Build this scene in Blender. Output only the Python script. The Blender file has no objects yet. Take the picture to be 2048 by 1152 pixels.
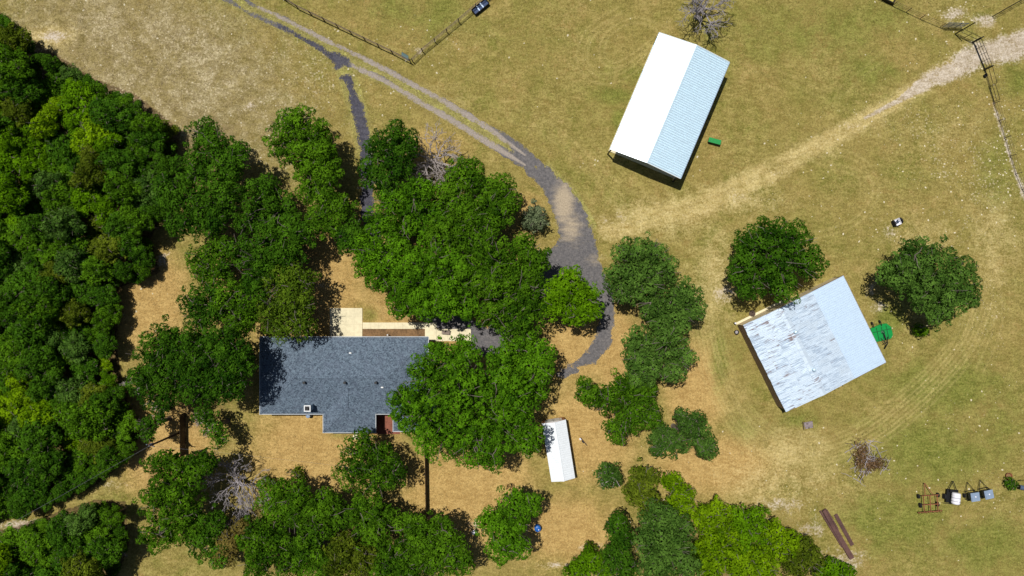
import bpy, math, random
import numpy as np
from mathutils import Vector

random.seed(7)
RNG = np.random.default_rng(11)
scene = bpy.context.scene
COL = scene.collection

# ------------------------------------------------------------------ camera / light
H = 90.0                     # drone height in metres
PXM = 15.0                   # ground pixels per metre in a 2048 px wide picture
cam_d = bpy.data.cameras.new("camera")
cam_d.sensor_width = 36.0
cam_d.lens = 36.0 * H / (2048 / PXM)
cam_d.clip_end = 6000
cam = bpy.data.objects.new("camera", cam_d)
cam.location = (0, 0, H)
COL.objects.link(cam)
scene.camera = cam

SX, SY = 0.235, -0.245        # shadow drift per metre of height
world = bpy.data.worlds.new("World")
scene.world = world
world.use_nodes = True
wn = world.node_tree
bg = wn.nodes["Background"]
sky = wn.nodes.new("ShaderNodeTexSky")
sky.sky_type = 'NISHITA'
sky.sun_disc = False
sky.sun_elevation = math.atan(1 / math.hypot(SX, SY))
sky.sun_rotation = math.atan2(-SX, -SY)
bg.inputs["Strength"].default_value = 0.05
wn.links.new(sky.outputs[0], bg.inputs[0])
sun_d = bpy.data.lights.new("sun", 'SUN')
sun_d.energy = 4.7
sun_d.angle = math.radians(0.53)
sun_d.color = (1.0, 0.975, 0.93)
sun = bpy.data.objects.new("sun", sun_d)
sun.rotation_euler = Vector((SX, SY, -1)).to_track_quat('-Z', 'Y').to_euler()
sun.location = (-30, 30, 120)
COL.objects.link(sun)
scene.view_settings.view_transform = 'Standard'
scene.view_settings.look = 'None'
scene.view_settings.exposure = 0.0
scene.view_settings.gamma = 1.0


# ------------------------------------------------------------------ helpers
def P(px, py, z=0.0):
    k = (1 - z / H) / PXM
    return Vector(((px - 1024) * k, (576 - py) * k, z))


def lin(r, g, b, gain=1.0):
    f = lambda c: ((c / 255 + 0.055) / 1.055) ** 2.4 if c > 10 else c / 255 / 12.92
    return (f(r) * gain, f(g) * gain, f(b) * gain, 1.0)


def nd(nt, t, **kw):
    n = nt.nodes.new(t)
    for k, v in kw.items():
        if k in n.inputs.keys() if isinstance(k, str) else False:
            n.inputs[k].default_value = v
        else:
            setattr(n, k, v)
    return n


def mixc(nt, fac, a, b, blend='MIX'):
    n = nt.nodes.new("ShaderNodeMix")
    n.data_type = 'RGBA'
    n.blend_type = blend
    for sock, val in ((n.inputs[0], fac), (n.inputs[6], a), (n.inputs[7], b)):
        if hasattr(val, "is_output"):
            nt.links.new(val, sock)
        else:
            sock.default_value = val
    return n.outputs[2]


def mth(nt, op, a, b=None, c=None, clamp=False):
    n = nt.nodes.new("ShaderNodeMath")
    n.operation = op
    n.use_clamp = clamp
    for i, v in enumerate((a, b, c)):
        if v is None:
            continue
        if hasattr(v, "is_output"):
            nt.links.new(v, n.inputs[i])
        else:
            n.inputs[i].default_value = v
    return n.outputs[0]


def noise(nt, vec, scale, detail=4, rough=0.6, dist=0.0):
    n = nt.nodes.new("ShaderNodeTexNoise")
    n.inputs["Scale"].default_value = scale
    n.inputs["Detail"].default_value = detail
    n.inputs["Roughness"].default_value = rough
    n.inputs["Distortion"].default_value = dist
    if vec is not None:
        nt.links.new(vec, n.inputs["Vector"])
    return n.outputs[0]


def smooth(nt, v, lo, hi):
    n = nt.nodes.new("ShaderNodeMapRange")
    n.interpolation_type = 'SMOOTHSTEP'
    n.inputs[1].default_value = lo
    n.inputs[2].default_value = hi
    nt.links.new(v, n.inputs[0])
    return n.outputs[0]


def newmat(name):
    m = bpy.data.materials.new(name)
    m.use_nodes = True
    nt = m.node_tree
    return m, nt, nt.nodes["Principled BSDF"]


def mat(name, col, rough=0.7, metal=0.0, var=0.25, scale=6.0, col2=None, bump=0.0, orand=0.0, coord="Object", spec=0.4):
    """plain procedural material: base colour broken up by two noises"""
    m, nt, b = newmat(name)
    tc = nt.nodes.new("ShaderNodeTexCoord")
    v = tc.outputs[coord]
    if col2 is None:
        col2 = tuple(c * (1 - var * 1.6) for c in col[:3]) + (1,)
    n1 = noise(nt, v, scale, 5, 0.65)
    n2 = noise(nt, v, scale * 0.17, 3, 0.5)
    f = mth(nt, 'ADD', mth(nt, 'MULTIPLY', n1, 0.6), mth(nt, 'MULTIPLY', n2, 0.4))
    f = smooth(nt, f, 0.36, 0.66)
    c = mixc(nt, f, col, col2)
    if orand:
        oi = nt.nodes.new("ShaderNodeObjectInfo")
        k = mth(nt, 'MULTIPLY_ADD', oi.outputs["Random"], 2 * orand, 1 - orand)
        c = mixc(nt, 1.0, c, k, 'MULTIPLY')
    nt.links.new(c, b.inputs["Base Color"])
    b.inputs["Roughness"].default_value = rough
    b.inputs["Metallic"].default_value = metal
    b.inputs["Specular IOR Level"].default_value = spec
    if bump:
        bp = nt.nodes.new("ShaderNodeBump")
        bp.inputs["Strength"].default_value = bump
        bp.inputs["Distance"].default_value = 0.03
        nt.links.new(n1, bp.inputs["Height"])
        nt.links.new(bp.outputs[0], b.inputs["Normal"])
    return m


class MB:
    """collects faces of one mesh"""
    def __init__(self):
        self.v, self.f = [], []

    def quad(self, *pts):
        i = len(self.v)
        self.v += [tuple(p) for p in pts]
        self.f.append(tuple(range(i, i + len(pts))))
        return self

    def box(self, c, s, rz=0.0):
        cx, cy, cz = c
        hx, hy, hz = s[0] / 2, s[1] / 2, s[2] / 2
        ca, sa = math.cos(rz), math.sin(rz)
        i = len(self.v)
        for z in (-hz, hz):
            for x, y in ((-hx, -hy), (hx, -hy), (hx, hy), (-hx, hy)):
                self.v.append((cx + x * ca - y * sa, cy + x * sa + y * ca, cz + z))
        self.f += [tuple(i + k for k in q) for q in ((3, 2, 1, 0), (4, 5, 6, 7), (0, 1, 5, 4), (1, 2, 6, 5), (2, 3, 7, 6), (3, 0, 4, 7))]
        return self

    def beam(self, p0, p1, w, h):
        p0, p1 = Vector(p0), Vector(p1)
        d = (p1 - p0).normalized()
        up = Vector((0, 0, 1)) if abs(d.z) < 0.95 else Vector((0, 1, 0))
        s = d.cross(up).normalized() * (w / 2)
        u = s.cross(d).normalized() * (h / 2)
        i = len(self.v)
        for p in (p0, p1):
            for a, b in ((-1, -1), (1, -1), (1, 1), (-1, 1)):
                self.v.append(tuple(p + s * a + u * b))
        self.f += [tuple(i + k for k in q) for q in ((3, 2, 1, 0), (4, 5, 6, 7), (0, 1, 5, 4), (1, 2, 6, 5), (2, 3, 7, 6), (3, 0, 4, 7))]
        return self

    def tube(self, pts, radii, seg=6, cap=True):
        pts = [Vector(p) for p in pts]
        i0 = len(self.v)
        for k, p in enumerate(pts):
            a = pts[max(k - 1, 0)]
            b = pts[min(k + 1, len(pts) - 1)]
            d = (b - a).normalized()
            up = Vector((0, 0, 1)) if abs(d.z) < 0.9 else Vector((1, 0, 0))
            s = d.cross(up).normalized()
            u = s.cross(d)
            for j in range(seg):
                t = 2 * math.pi * j / seg
                self.v.append(tuple(p + (s * math.cos(t) + u * math.sin(t)) * radii[k]))
        for k in range(len(pts) - 1):
            for j in range(seg):
                a = i0 + k * seg + j
                b = i0 + k * seg + (j + 1) % seg
                self.f.append((a, b, b + seg, a + seg))
        if cap:
            self.f.append(tuple(i0 + j for j in range(seg))[::-1])
            e = i0 + (len(pts) - 1) * seg
            self.f.append(tuple(e + j for j in range(seg)))
        return self

    def lathe(self, c, prof, seg=20, axis='z'):
        """prof: list of (radius, height)"""
        i0 = len(self.v)
        for r, h in prof:
            for j in range(seg):
                t = 2 * math.pi * j / seg
                p = (r * math.cos(t), r * math.sin(t), h)
                if axis == 'x':
                    p = (p[2], p[0], p[1])
                elif axis == 'y':
                    p = (p[0], p[2], p[1])
                self.v.append((c[0] + p[0], c[1] + p[1], c[2] + p[2]))
        for k in range(len(prof) - 1):
            for j in range(seg):
                a = i0 + k * seg + j
                b = i0 + k * seg + (j + 1) % seg
                self.f.append((a, b, b + seg, a + seg))
        self.f.append(tuple(i0 + j for j in range(seg))[::-1])
        e = i0 + (len(prof) - 1) * seg
        self.f.append(tuple(e + j for j in range(seg)))
        return self

    def mesh(self, name, m):
        me = bpy.data.meshes.new(name)
        me.from_pydata(self.v, [], self.f)
        if m:
            me.materials.append(m)
        me.update()
        return me

    def build(self, name, m, parent=None, smooth=False, world=False):
        me = self.mesh(name, m)
        if smooth:
            me.polygons.foreach_set("use_smooth", [True] * len(me.polygons))
        return link(name, me, parent, world)


def link(name, me, parent=None, world=False):
    o = bpy.data.objects.new(name, me)
    COL.objects.link(o)
    if parent is not None:
        o.parent = parent
        if world:
            o.location = -parent.location
    return o


def thing(name, label, cat, loc, rz=0.0, group=None):
    o = bpy.data.objects.new(name, None)
    o.empty_display_size = 0.3
    COL.objects.link(o)
    o.location = loc
    o.rotation_euler = (0, 0, rz)
    tag(o, label, cat, group)
    return o


def tag(o, label, cat, group=None):
    o["label"] = label
    o["category"] = cat
    if group:
        o["group"] = group
    return o


def fast_mesh(name, co, faces, m, attrs=None, smooth=False):
    """co (n,3), faces (k,3|4) numpy -> mesh"""
    me = bpy.data.meshes.new(name)
    n, k = len(co), faces.shape[1]
    me.vertices.add(n)
    me.vertices.foreach_set("co", np.ascontiguousarray(co, np.float32).ravel())
    me.loops.add(faces.size)
    me.loops.foreach_set("vertex_index", np.ascontiguousarray(faces, np.int32).ravel())
    me.polygons.add(len(faces))
    me.polygons.foreach_set("loop_start", np.arange(0, faces.size, k, dtype=np.int32))
    me.polygons.foreach_set("loop_total", np.full(len(faces), k, np.int32))
    for an, (kind, data) in (attrs or {}).items():
        a = me.attributes.new(an, kind, 'POINT')
        a.data.foreach_set("value" if kind == 'FLOAT' else "color", np.ascontiguousarray(data, np.float32).ravel())
    if smooth:
        me.polygons.foreach_set("use_smooth", np.ones(len(faces), bool))
    me.materials.append(m)
    me.update(calc_edges=True)
    return me


# ------------------------------------------------------------------ ground fields (in photograph pixels at ground level)
def seg_dist(u, v, pts):
    """distance to polyline; pts rows (x, y, halfwidth). returns d/halfwidth and d"""
    best = np.full(u.shape, 1e9)
    dist = np.full(u.shape, 1e9)
    for (x0, y0, w0), (x1, y1, w1) in zip(pts[:-1], pts[1:]):
        dx, dy = x1 - x0, y1 - y0
        t = np.clip(((u - x0) * dx + (v - y0) * dy) / (dx * dx + dy * dy + 1e-9), 0, 1)
        d = np.hypot(u - x0 - t * dx, v - y0 - t * dy)
        w = w0 + (w1 - w0) * t
        best = np.minimum(best, d - w)
        dist = np.minimum(dist, d / w)
    return dist, best


def blob(u, v, lst):
    r = np.zeros(u.shape)
    for b in lst:
        x, y, sx = b[:3]
        sy = b[3] if len(b) > 3 else sx
        a = b[4] if len(b) > 4 else 1.0
        r = np.maximum(r, a * np.exp(-((u - x) / sx) ** 2 - ((v - y) / sy) ** 2))
    return r


def vnoise(u, v, cell, seed):
    """smooth value noise 0..1 with lattice hashing"""
    x, y = u / cell, v / cell
    xi, yi = np.floor(x).astype(np.int64), np.floor(y).astype(np.int64)
    fx, fy = x - xi, y - yi
    fx, fy = fx * fx * (3 - 2 * fx), fy * fy * (3 - 2 * fy)

    def hsh(a, b):
        n = (a * 374761393 + b * 668265263 + seed * 982451653) & 0x7fffffff
        n = ((n ^ (n >> 13)) * 1274126177) & 0x7fffffff
        n = n ^ (n >> 16)
        return (n & 0xffff) / 65535.0
    return (hsh(xi, yi) * (1 - fx) + hsh(xi + 1, yi) * fx) * (1 - fy) + (hsh(xi, yi + 1) * (1 - fx) + hsh(xi + 1, yi + 1) * fx) * fy


def fbm(u, v, cell, seed, octv=4):
    s, a, t = 0, 1.0, 0
    for i in range(octv):
        s = s + a * vnoise(u, v, cell / 2 ** i, seed + i * 17)
        t += a
        a *= 0.55
    return s / t


def arc(cx, cy, rx, ry, a0, a1, w=2.2, n=24, rot=0.0):
    o = []
    for i in range(n + 1):
        a = math.radians(a0 + (a1 - a0) * i / n)
        x, y = rx * math.cos(a), ry * math.sin(a)
        o.append((cx + x * math.cos(rot) - y * math.sin(rot), cy + x * math.sin(rot) + y * math.cos(rot), w))
    return o


def spline(pts, n=8):
    o = []
    for i in range(len(pts) - 1):
        p0, p1, p2, p3 = pts[max(i - 1, 0)], pts[i], pts[i + 1], pts[min(i + 2, len(pts) - 1)]
        for k in range(n):
            t = k / n
            o.append(tuple(.5 * (2 * p1[j] + (p2[j] - p0[j]) * t + (2 * p0[j] - 5 * p1[j] + 4 * p2[j] - p3[j]) * t * t + (3 * p1[j] - p0[j] - 3 * p2[j] + p3[j]) * t ** 3) for j in (0, 1)))
    o.append(tuple(pts[-1][:2]))
    return o


def offset(pts, d, w):
    o = []
    for i, p in enumerate(pts):
        a, b = pts[max(i - 1, 0)], pts[min(i + 1, len(pts) - 1)]
        L = math.hypot(b[0] - a[0], b[1] - a[1]) + 1e-6
        o.append((p[0] - (b[1] - a[1]) / L * d, p[1] + (b[0] - a[0]) / L * d, w))
    return o


LOOP = spline([(1408, 590), (1418, 680), (1445, 770), (1490, 845), (1545, 890), (1610, 908), (1675, 900), (1740, 868), (1810, 815), (1880, 750), (1935, 680), (1965, 600)])
BARNT = spline([(1215, 466), (1330, 425), (1450, 385), (1560, 330), (1680, 268), (1790, 205), (1860, 165)])
MAINT = spline([(1030, 225), (1110, 262), (1190, 335), (1270, 395), (1380, 412)])
RIGHT = spline([(1880, 330), (1930, 420), (1985, 540), (1995, 650), (1960, 740)])
SWIRL = spline([(1330, 60), (1270, 40), (1215, 70), (1205, 115), (1235, 130), (1290, 95), (1320, 70)])
SWIRL2 = spline([(1315, 95), (1250, 150), (1195, 160), (1160, 120), (1180, 60), (1240, 20)])
TURN = spline([(1560, 350), (1640, 305), (1720, 320), (1752, 380), (1715, 440), (1640, 468), (1560, 470)])
TURN2 = spline([(1590, 300), (1660, 330), (1720, 350), (1725, 400)])
NORTH = spline([(1470, 130), (1560, 150), (1660, 190), (1720, 150), (1780, 100)])
TRACKS = []
for d_, a_ in ((-30, .5), (-22, .6), (-12, .9), (-5, .9), (4, .6), (12, .9), (20, .8), (30, .5)):
    TRACKS.append((offset(LOOP, d_, 2.0), a_))
for d_, a_ in ((-9, .8), (9, .9), (-17, .4), (18, .4)):
    TRACKS.append((offset(BARNT, d_, 3.0), a_))
for P0, ds, a_ in ((MAINT, (-8, 8, 18), .45), (RIGHT, (-8, 8), .5), (SWIRL, (-5, 5), .6), (SWIRL2, (-6, 6, 14), .5), (TURN, (-6, 6), .5), (TURN2, (-5, 6), .4), (NORTH, (-7, 7), .3)):
    for d_ in ds:
        TRACKS.append((offset(P0, d_, 2.0), a_))


def track_field(u, v):
    tr = np.zeros(u.shape)
    m = (u > 980) & (v < 960) & (u < 2100) & (v > -40)
    uu, vv = u[m], v[m]
    t = np.zeros(uu.shape)
    for pl_, a_ in TRACKS:
        xs_, ys_ = [p[0] for p in pl_], [p[1] for p in pl_]
        k = (uu > min(xs_) - 12) & (uu < max(xs_) + 12) & (vv > min(ys_) - 12) & (vv < max(ys_) + 12)
        d = seg_dist(uu[k], vv[k], pl_)[0]
        t[k] = np.maximum(t[k], a_ * np.exp(-(d / 1.1) ** 2))
    tr[m] = t
    return tr


ROAD = [
    [(430, -14, 4), (500, 27, 4.5), (568, 56, 5), (635, 93, 5), (669, 117, 7)],
    [(478, -14, 3.5), (500, 7, 4), (568, 37, 4.5), (635, 73, 5), (703, 105, 5), (771, 139, 5), (838, 176, 5.5), (906, 213, 6), (974, 254, 7), (1020, 283, 9), (1045, 305, 12)],
    [(690, 126, 6), (703, 131, 5), (771, 162, 5.5), (838, 203, 6), (906, 242, 6.5), (974, 283, 7.5), (1015, 308, 9), (1045, 320, 12)],
    [(666, 111, 9), (680, 120, 13), (697, 128, 8)], [(677, 136, 8), (684, 124, 12)],
    [(694, 152, 8), (703, 180, 10), (714, 214, 12), (724, 250, 14), (731, 290, 14), (734, 350, 13), (733, 430, 13), (760, 505, 14), (812, 585, 16), (860, 625, 20), (930, 660, 24), (985, 690, 30)],
    [(681, 157, 4), (694, 150, 5)],
    [(1040, 312, 18), (1080, 345, 21), (1112, 380, 24), (1138, 425, 30), (1152, 470, 36), (1160, 510, 38)],
    [(1160, 510, 36), (1188, 555, 24), (1210, 600, 20), (1215, 645, 17), (1203, 685, 17), (1178, 715, 14), (1150, 735, 10), (1122, 748, 6)],
    [(1150, 500, 36), (1110, 525, 30), (1060, 590, 26), (1010, 650, 28), (985, 690, 28)],
]


def road_field(u, v):
    d = np.full(u.shape, 1e9)
    rag = (fbm(u, v, 8, 3, 3) - 0.5) * 12 + (fbm(u, v, 30, 5, 2) - 0.5) * 8
    isl = blob(u, v, [(1068, 335, 12, 7, 20), (1090, 352, 10, 5, 16), (1062, 330, 8, 5, 12), (1125, 498, 9, 5, 8), (1150, 735, 20, 5, 7), (690, 142, 14, 5, 14)])
    for i, r in enumerate(ROAD):
        d = np.minimum(d, seg_dist(u, v, r)[1] + rag * (.4 if i < 3 else (.8 if i < 7 else 1)))
    return -(d + isl)          # > 0 inside


WOODS = [(-110, -60), (-20, 5), (40, 60), (110, 108), (190, 158), (270, 188), (330, 235), (362, 262), (330, 420), (300, 480), (320, 545), (240, 575), (232, 690), (250, 790), (282, 862),
         (258, 918), (190, 972), (120, 1004), (60, 1026), (-30, 1046), (-30, 1068), (50, 1048), (120, 1022), (190, 1000), (250, 1002), (258, 1090), (200, 1250), (-110, 1250)]


def in_poly(u, v, poly):
    c = np.zeros(u.shape, bool)
    n = len(poly)
    for i in range(n):
        x0, y0 = poly[i]
        x1, y1 = poly[(i + 1) % n]
        cond = ((y0 > v) != (y1 > v)) & (u < (x1 - x0) * (v - y0) / (y1 - y0 + 1e-9) + x0)
        c ^= cond
    return c


def fields(x, y):
    u = x * PXM + 1024
    v = 576 - y * PXM
    w = fbm(u, v, 120, 41, 4)
    w2 = fbm(u, v, 40, 91, 4)
    tan = np.clip(1.1 * np.exp(-np.abs((u - 300) / 330) ** 2.6 - np.abs((v - 130 - 0.3 * (u - 300)) / 180) ** 2.6), 0, 1)
    orange = blob(u, v, [(650, 900, 190, 120), (940, 990, 170, 130), (1180, 860, 110, 130), (600, 560, 170, 160), (1230, 700, 60, 110), (290, 600, 100, 120),
                         (330, 900, 120, 120), (1130, 1060, 130, 90), (900, 600, 220, 160), (1390, 780, 70, 110), (1420, 930, 140, 70), (1160, 700, 90, 80), (860, 300, 110, 60, .6), (1060, 420, 40, 60, .7)])
    green = blob(u, v, [(1225, 190, 60, 25, .8), (1260, 150, 70, 40, .6), (1240, 240, 20, 30, .8), (1420, 130, 50, 60, .6), (1500, 60, 120, 70, .55), (1640, 60, 160, 80, .6), (1770, 30, 80, 50, .7),
                        (1740, 140, 70, 40, .8), (1650, 200, 80, 30, .4), (1440, 730, 22, 70, 1), (1475, 700, 40, 60, .5), (1900, 780, 160, 70, .85), (1860, 900, 170, 90, .9), (1800, 1040, 130, 70, .9),
                        (1960, 1090, 130, 80, .75), (1750, 1080, 60, 50, .6), (1990, 860, 80, 90, .7), (2000, 330, 60, 120, .6), (2030, 150, 40, 60, .7), (1780, 640, 40, 40, .7), (1600, 840, 60, 20, .7),
                        (880, 30, 90, 60, .65), (800, 20, 70, 50, .7), (960, 60, 50, 40, .4), (1100, 60, 70, 80, .35), (1500, 860, 60, 40, .6), (1100, 980, 60, 60, .35), (830, 880, 40, 20, .5), (690, 870, 60, 12, .6),
                        (740, 630, 20, 20, .8), (1740, 720, 30, 60, .6)])
    # green verge beside and between the ruts
    verge = np.minimum(seg_dist(u, v, [(440, -10, 16), (560, 45, 17), (690, 118, 17), (840, 190, 18), (960, 260, 18), (1030, 305, 16)])[0],
                       seg_dist(u, v, [(690, 140, 22), (715, 215, 22), (732, 300, 22)])[0])
    lush = np.clip(1.35 - verge, 0, 1)
    edge = np.clip(1 - np.abs(seg_dist(u, v, [(1095, 335, 3), (1150, 390, 3), (1185, 450, 3)])[1]) / 12, 0, 1)
    lush = np.maximum(lush, edge)
    straw = blob(u, v, [(1470, 400, 110, 36, .75), (1640, 300, 50, 22, .6), (1310, 435, 120, 45, .8), (1740, 245, 50, 20, .5), (1430, 560, 60, 110, .7), (1570, 900, 110, 55, .6), (1500, 990, 90, 40, .5),
                        (1620, 650, 40, 120, .4), (1560, 960, 160, 60, .55), (900, 190, 60, 40, .4), (1990, 480, 60, 140, .6), (1850, 480, 120, 60, .45), (1900, 270, 140, 70, .35), (100, 75, 60, 30, .9)])
    line = seg_dist(u, v, [(1210, 468, 18), (1400, 412, 28), (1520, 356, 26), (1640, 288, 20), (1780, 210, 16), (1900, 135, 20)])[0]
    straw = np.maximum(straw, np.clip(1.5 - line, 0, 1) * 0.8)
    cal = seg_dist(u, v, [(1730, 236, 4), (1800, 200, 7), (1850, 165, 18), (1905, 140, 24), (1960, 108, 28), (2060, 86, 34), (2300, 40, 40), (3000, -100, 40)])[0]
    dirt = np.clip(1.5 - cal, 0, 1)
    dirt = np.maximum(dirt, blob(u, v, [(1905, 28, 36, 20, .85), (1968, 40, 30, 20, .8), (1780, 462, 26, 22, .6), (1745, 440, 24, 16, .5), (1450, 590, 36, 26, .7), (1745, 585, 26, 40, .55), (1755, 610, 22, 22, .7),
                                        (1700, 255, 40, 14, .6), (1230, 440, 60, 25, .5), (1128, 405, 24, 50, 1), (1142, 455, 28, 40, .75), (1560, 345, 40, 12, .5), (1470, 390, 50, 14, .5), (1360, 425, 40, 14, .45), (1620, 1060, 50, 40, .65), (1690, 1120, 60, 40, .65), (1560, 1010, 70, 22, .6), (110, 72, 34, 16, .9),
                                        (505, 215, 20, 14, .7), (320, 520, 26, 26, .6), (640, 575, 30, 20, .5), (225, 970, 30, 16, .6), (60, 1050, 80, 14, .9), (1110, 1130, 70, 10, .6), (1180, 1095, 40, 12, .7), (945, 1050, 24, 16, .7),
                                        (840, 105, 34, 14, .5), (905, 70, 40, 20, .4), (1190, 520, 30, 16, .5), (2000, 240, 18, 40, .5), (2020, 300, 14, 40, .5), (2045, 380, 16, 30, .6)]))
    fl = seg_dist(u, v, [(1986, 205, 4), (2008, 275, 4), (2030, 345, 4), (2052, 400, 5), (2120, 560, 5)])[0]
    dirt = np.maximum(dirt, np.clip(1.6 - fl, 0, 1) * 0.8)
    litter = in_poly(u, v, WOODS).astype(float)
    litter = np.maximum(litter, blob(u, v, [(900, 540, 170, 130, .8), (540, 480, 130, 130, .7), (380, 760, 110, 110, .7), (640, 1080, 230, 80, .8), (1300, 600, 70, 110, .45), (1060, 720, 50, 70, .6), (940, 800, 110, 100, .6),
                                            (340, 1000, 60, 90, .7), (1480, 1100, 160, 70, .8), (1320, 1080, 80, 70, .8), (420, 330, 70, 110, .8), (600, 300, 40, 50, .4), (780, 310, 50, 60, .5)]))
    speck = np.clip(tan * 0.9 + blob(u, v, [(1930, 340, 130, 160, 1), (1800, 250, 150, 70, .8), (1560, 400, 160, 60, .55), (1130, 100, 110, 90, .5), (1980, 620, 70, 120, .8), (1960, 820, 110, 70, .5), (1600, 1000, 140, 70, .6), (1980, 1000, 90, 60, .5), (640, 170, 130, 120, .65), (900, 110, 110, 60, .4), (1700, 470, 90, 60, .35), (1900, 120, 80, 90, .5), (1230, 60, 140, 80, .3), (1900, 1100, 140, 60, .4)]), 0, 1)
    f1 = np.stack([tan, orange * (0.75 + 0.5 * w), green * (0.5 + 1.0 * w2), lush], -1)
    f2 = np.stack([straw * (0.55 + 0.9 * w2), dirt, litter, speck], -1)
    return np.clip(f1, 0, 1), np.clip(f2, 0, 1)


# ------------------------------------------------------------------ ground material
G = 0.86


def ground_material(road=False):
    m, nt, b = newmat("asphalt" if road else "dry_grass_ground")
    geo = nt.nodes.new("ShaderNodeNewGeometry")
    pos = geo.outputs["Position"]
    a1 = nt.nodes.new("ShaderNodeAttribute"); a1.attribute_name = "f1"
    a2 = nt.nodes.new("ShaderNodeAttribute"); a2.attribute_name = "f2"
    s1 = nt.nodes.new("ShaderNodeSeparateColor"); nt.links.new(a1.outputs["Color"], s1.inputs[0])
    s2 = nt.nodes.new("ShaderNodeSeparateColor"); nt.links.new(a2.outputs["Color"], s2.inputs[0])
    tan, orange, green, lush = s1.outputs[0], s1.outputs[1], s1.outputs[2], a1.outputs["Alpha"]
    straw, dirt, litter, speck = s2.outputs[0], s2.outputs[1], s2.outputs[2], a2.outputs["Alpha"]
    nf = noise(nt, pos, 3.4, 6, 0.72)            # tufts
    nm = noise(nt, pos, 0.55, 5, 0.65, 0.6)      # patches
    nl = noise(nt, pos, 0.09, 4, 0.6)
    mp = nt.nodes.new("ShaderNodeMapping")
    mp.inputs["Rotation"].default_value = (0, 0, 0.62)
    mp.inputs["Scale"].default_value = (0.7, 2.0, 1)
    nt.links.new(pos, mp.inputs["Vector"])
    ns = noise(nt, mp.outputs[0], 1.0, 4, 0.6)   # mowing streaks

    def wt(attr, lo=0.25, hi=0.75, amp=0.7):
        t = mth(nt, 'ADD', attr, mth(nt, 'MULTIPLY', mth(nt, 'SUBTRACT', nm, 0.5), amp))
        t = mth(nt, 'ADD', t, mth(nt, 'MULTIPLY', mth(nt, 'SUBTRACT', nf, 0.5), amp * 0.9))
        t = mth(nt, 'MULTIPLY', smooth(nt, t, lo, hi), smooth(nt, attr, 0.02, 0.2))
        return t
    mixfac = smooth(nt, mth(nt, 'ADD', mth(nt, 'MULTIPLY', nf, 0.5), mth(nt, 'ADD', mth(nt, 'MULTIPLY', nm, 0.25), mth(nt, 'MULTIPLY', ns, 0.25))), 0.40, 0.61)
    c = mixc(nt, mixfac, lin(120, 109, 52, G), lin(172, 157, 92, G))          # olive grass
    big = smooth(nt, nl, 0.35, 0.65)
    n3 = noise(nt, pos, 0.21, 5, 0.62, 0.8)
    n4 = noise(nt, pos, 0.9, 4, 0.6, 0.4)
    gm = mth(nt, 'MULTIPLY', smooth(nt, mth(nt, 'ADD', mth(nt, 'MULTIPLY', n3, 0.6), mth(nt, 'MULTIPLY', n4, 0.4)), 0.45, 0.6), 0.75)
    c = mixc(nt, gm, c, mixc(nt, mixfac, lin(98, 101, 36, G), lin(152, 146, 76, G)))
    dm = mth(nt, 'MULTIPLY', smooth(nt, mth(nt, 'ADD', mth(nt, 'MULTIPLY', n3, -0.4), mth(nt, 'MULTIPLY', n4, 0.6)), 0.11, 0.24), 0.55)
    c = mixc(nt, dm, c, mixc(nt, mixfac, lin(150, 122, 66, G), lin(192, 170, 112, G)))
    c = mixc(nt, mth(nt, 'MULTIPLY', big, 0.35), c, lin(156, 132, 76, G))
    tanb = smooth(nt, mth(nt, 'ADD', mth(nt, 'MULTIPLY', n3, 0.6), mth(nt, 'MULTIPLY', n4, 0.4)), 0.42, 0.6)
    tanc = mixc(nt, tanb, mixc(nt, mixfac, lin(116, 102, 62, G), lin(166, 149, 102, G)), mixc(nt, mixfac, lin(142, 126, 90, G), lin(192, 177, 140, G)))
    c = mixc(nt, mth(nt, 'MULTIPLY', wt(tan, 0.15, 1.0, 0.9), 0.85), c, tanc)
    orc = mixc(nt, mixfac, lin(166, 133, 78, G), lin(204, 171, 108, G))
    c = mixc(nt, mth(nt, 'MULTIPLY', wt(orange, 0.2, 0.8, 0.5), 0.95), c, orc)
    stc = mixc(nt, mixfac, lin(176, 152, 90, G), lin(222, 202, 146, G))
    c = mixc(nt, mth(nt, 'MULTIPLY', wt(straw, 0.2, 0.95, 0.95), 0.75), c, stc)
    gc = mixc(nt, mixfac, lin(88, 98, 32, G), lin(142, 144, 68, G))
    c = mixc(nt, mth(nt, 'MULTIPLY', wt(green, 0.2, 0.85), 0.8), c, gc)
    lc = mixc(nt, mixfac, lin(124, 124, 54, G), lin(188, 179, 106, G))
    c = mixc(nt, wt(lush, 0.35, 0.8, 0.6), c, lc)
    dc = mixc(nt, mixfac, lin(170, 152, 126, G), lin(216, 202, 184, G))
    c = mixc(nt, mth(nt, 'MULTIPLY', wt(dirt, 0.42, 0.95, 1.5), 0.92), c, dc)
    ltc = mixc(nt, mixfac, lin(48, 38, 28, G), lin(120, 94, 66, G))
    c = mixc(nt, mth(nt, 'MULTIPLY', wt(litter, 0.25, 0.7), 0.75), c, ltc)
    a3 = nt.nodes.new("ShaderNodeAttribute"); a3.attribute_name = "f3"
    tk_ = mth(nt, 'MULTIPLY', a3.outputs["Fac"], mth(nt, 'MULTIPLY_ADD', smooth(nt, nm, .35, .65), .3, .3))
    c = mixc(nt, tk_, c, lin(206, 186, 122, G))
    # pale dry specks
    vo = nt.nodes.new("ShaderNodeTexVoronoi")
    vo.inputs["Scale"].default_value = 2.9
    vo.inputs["Randomness"].default_value = 1.0
    nt.links.new(pos, vo.inputs["Vector"])
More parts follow.
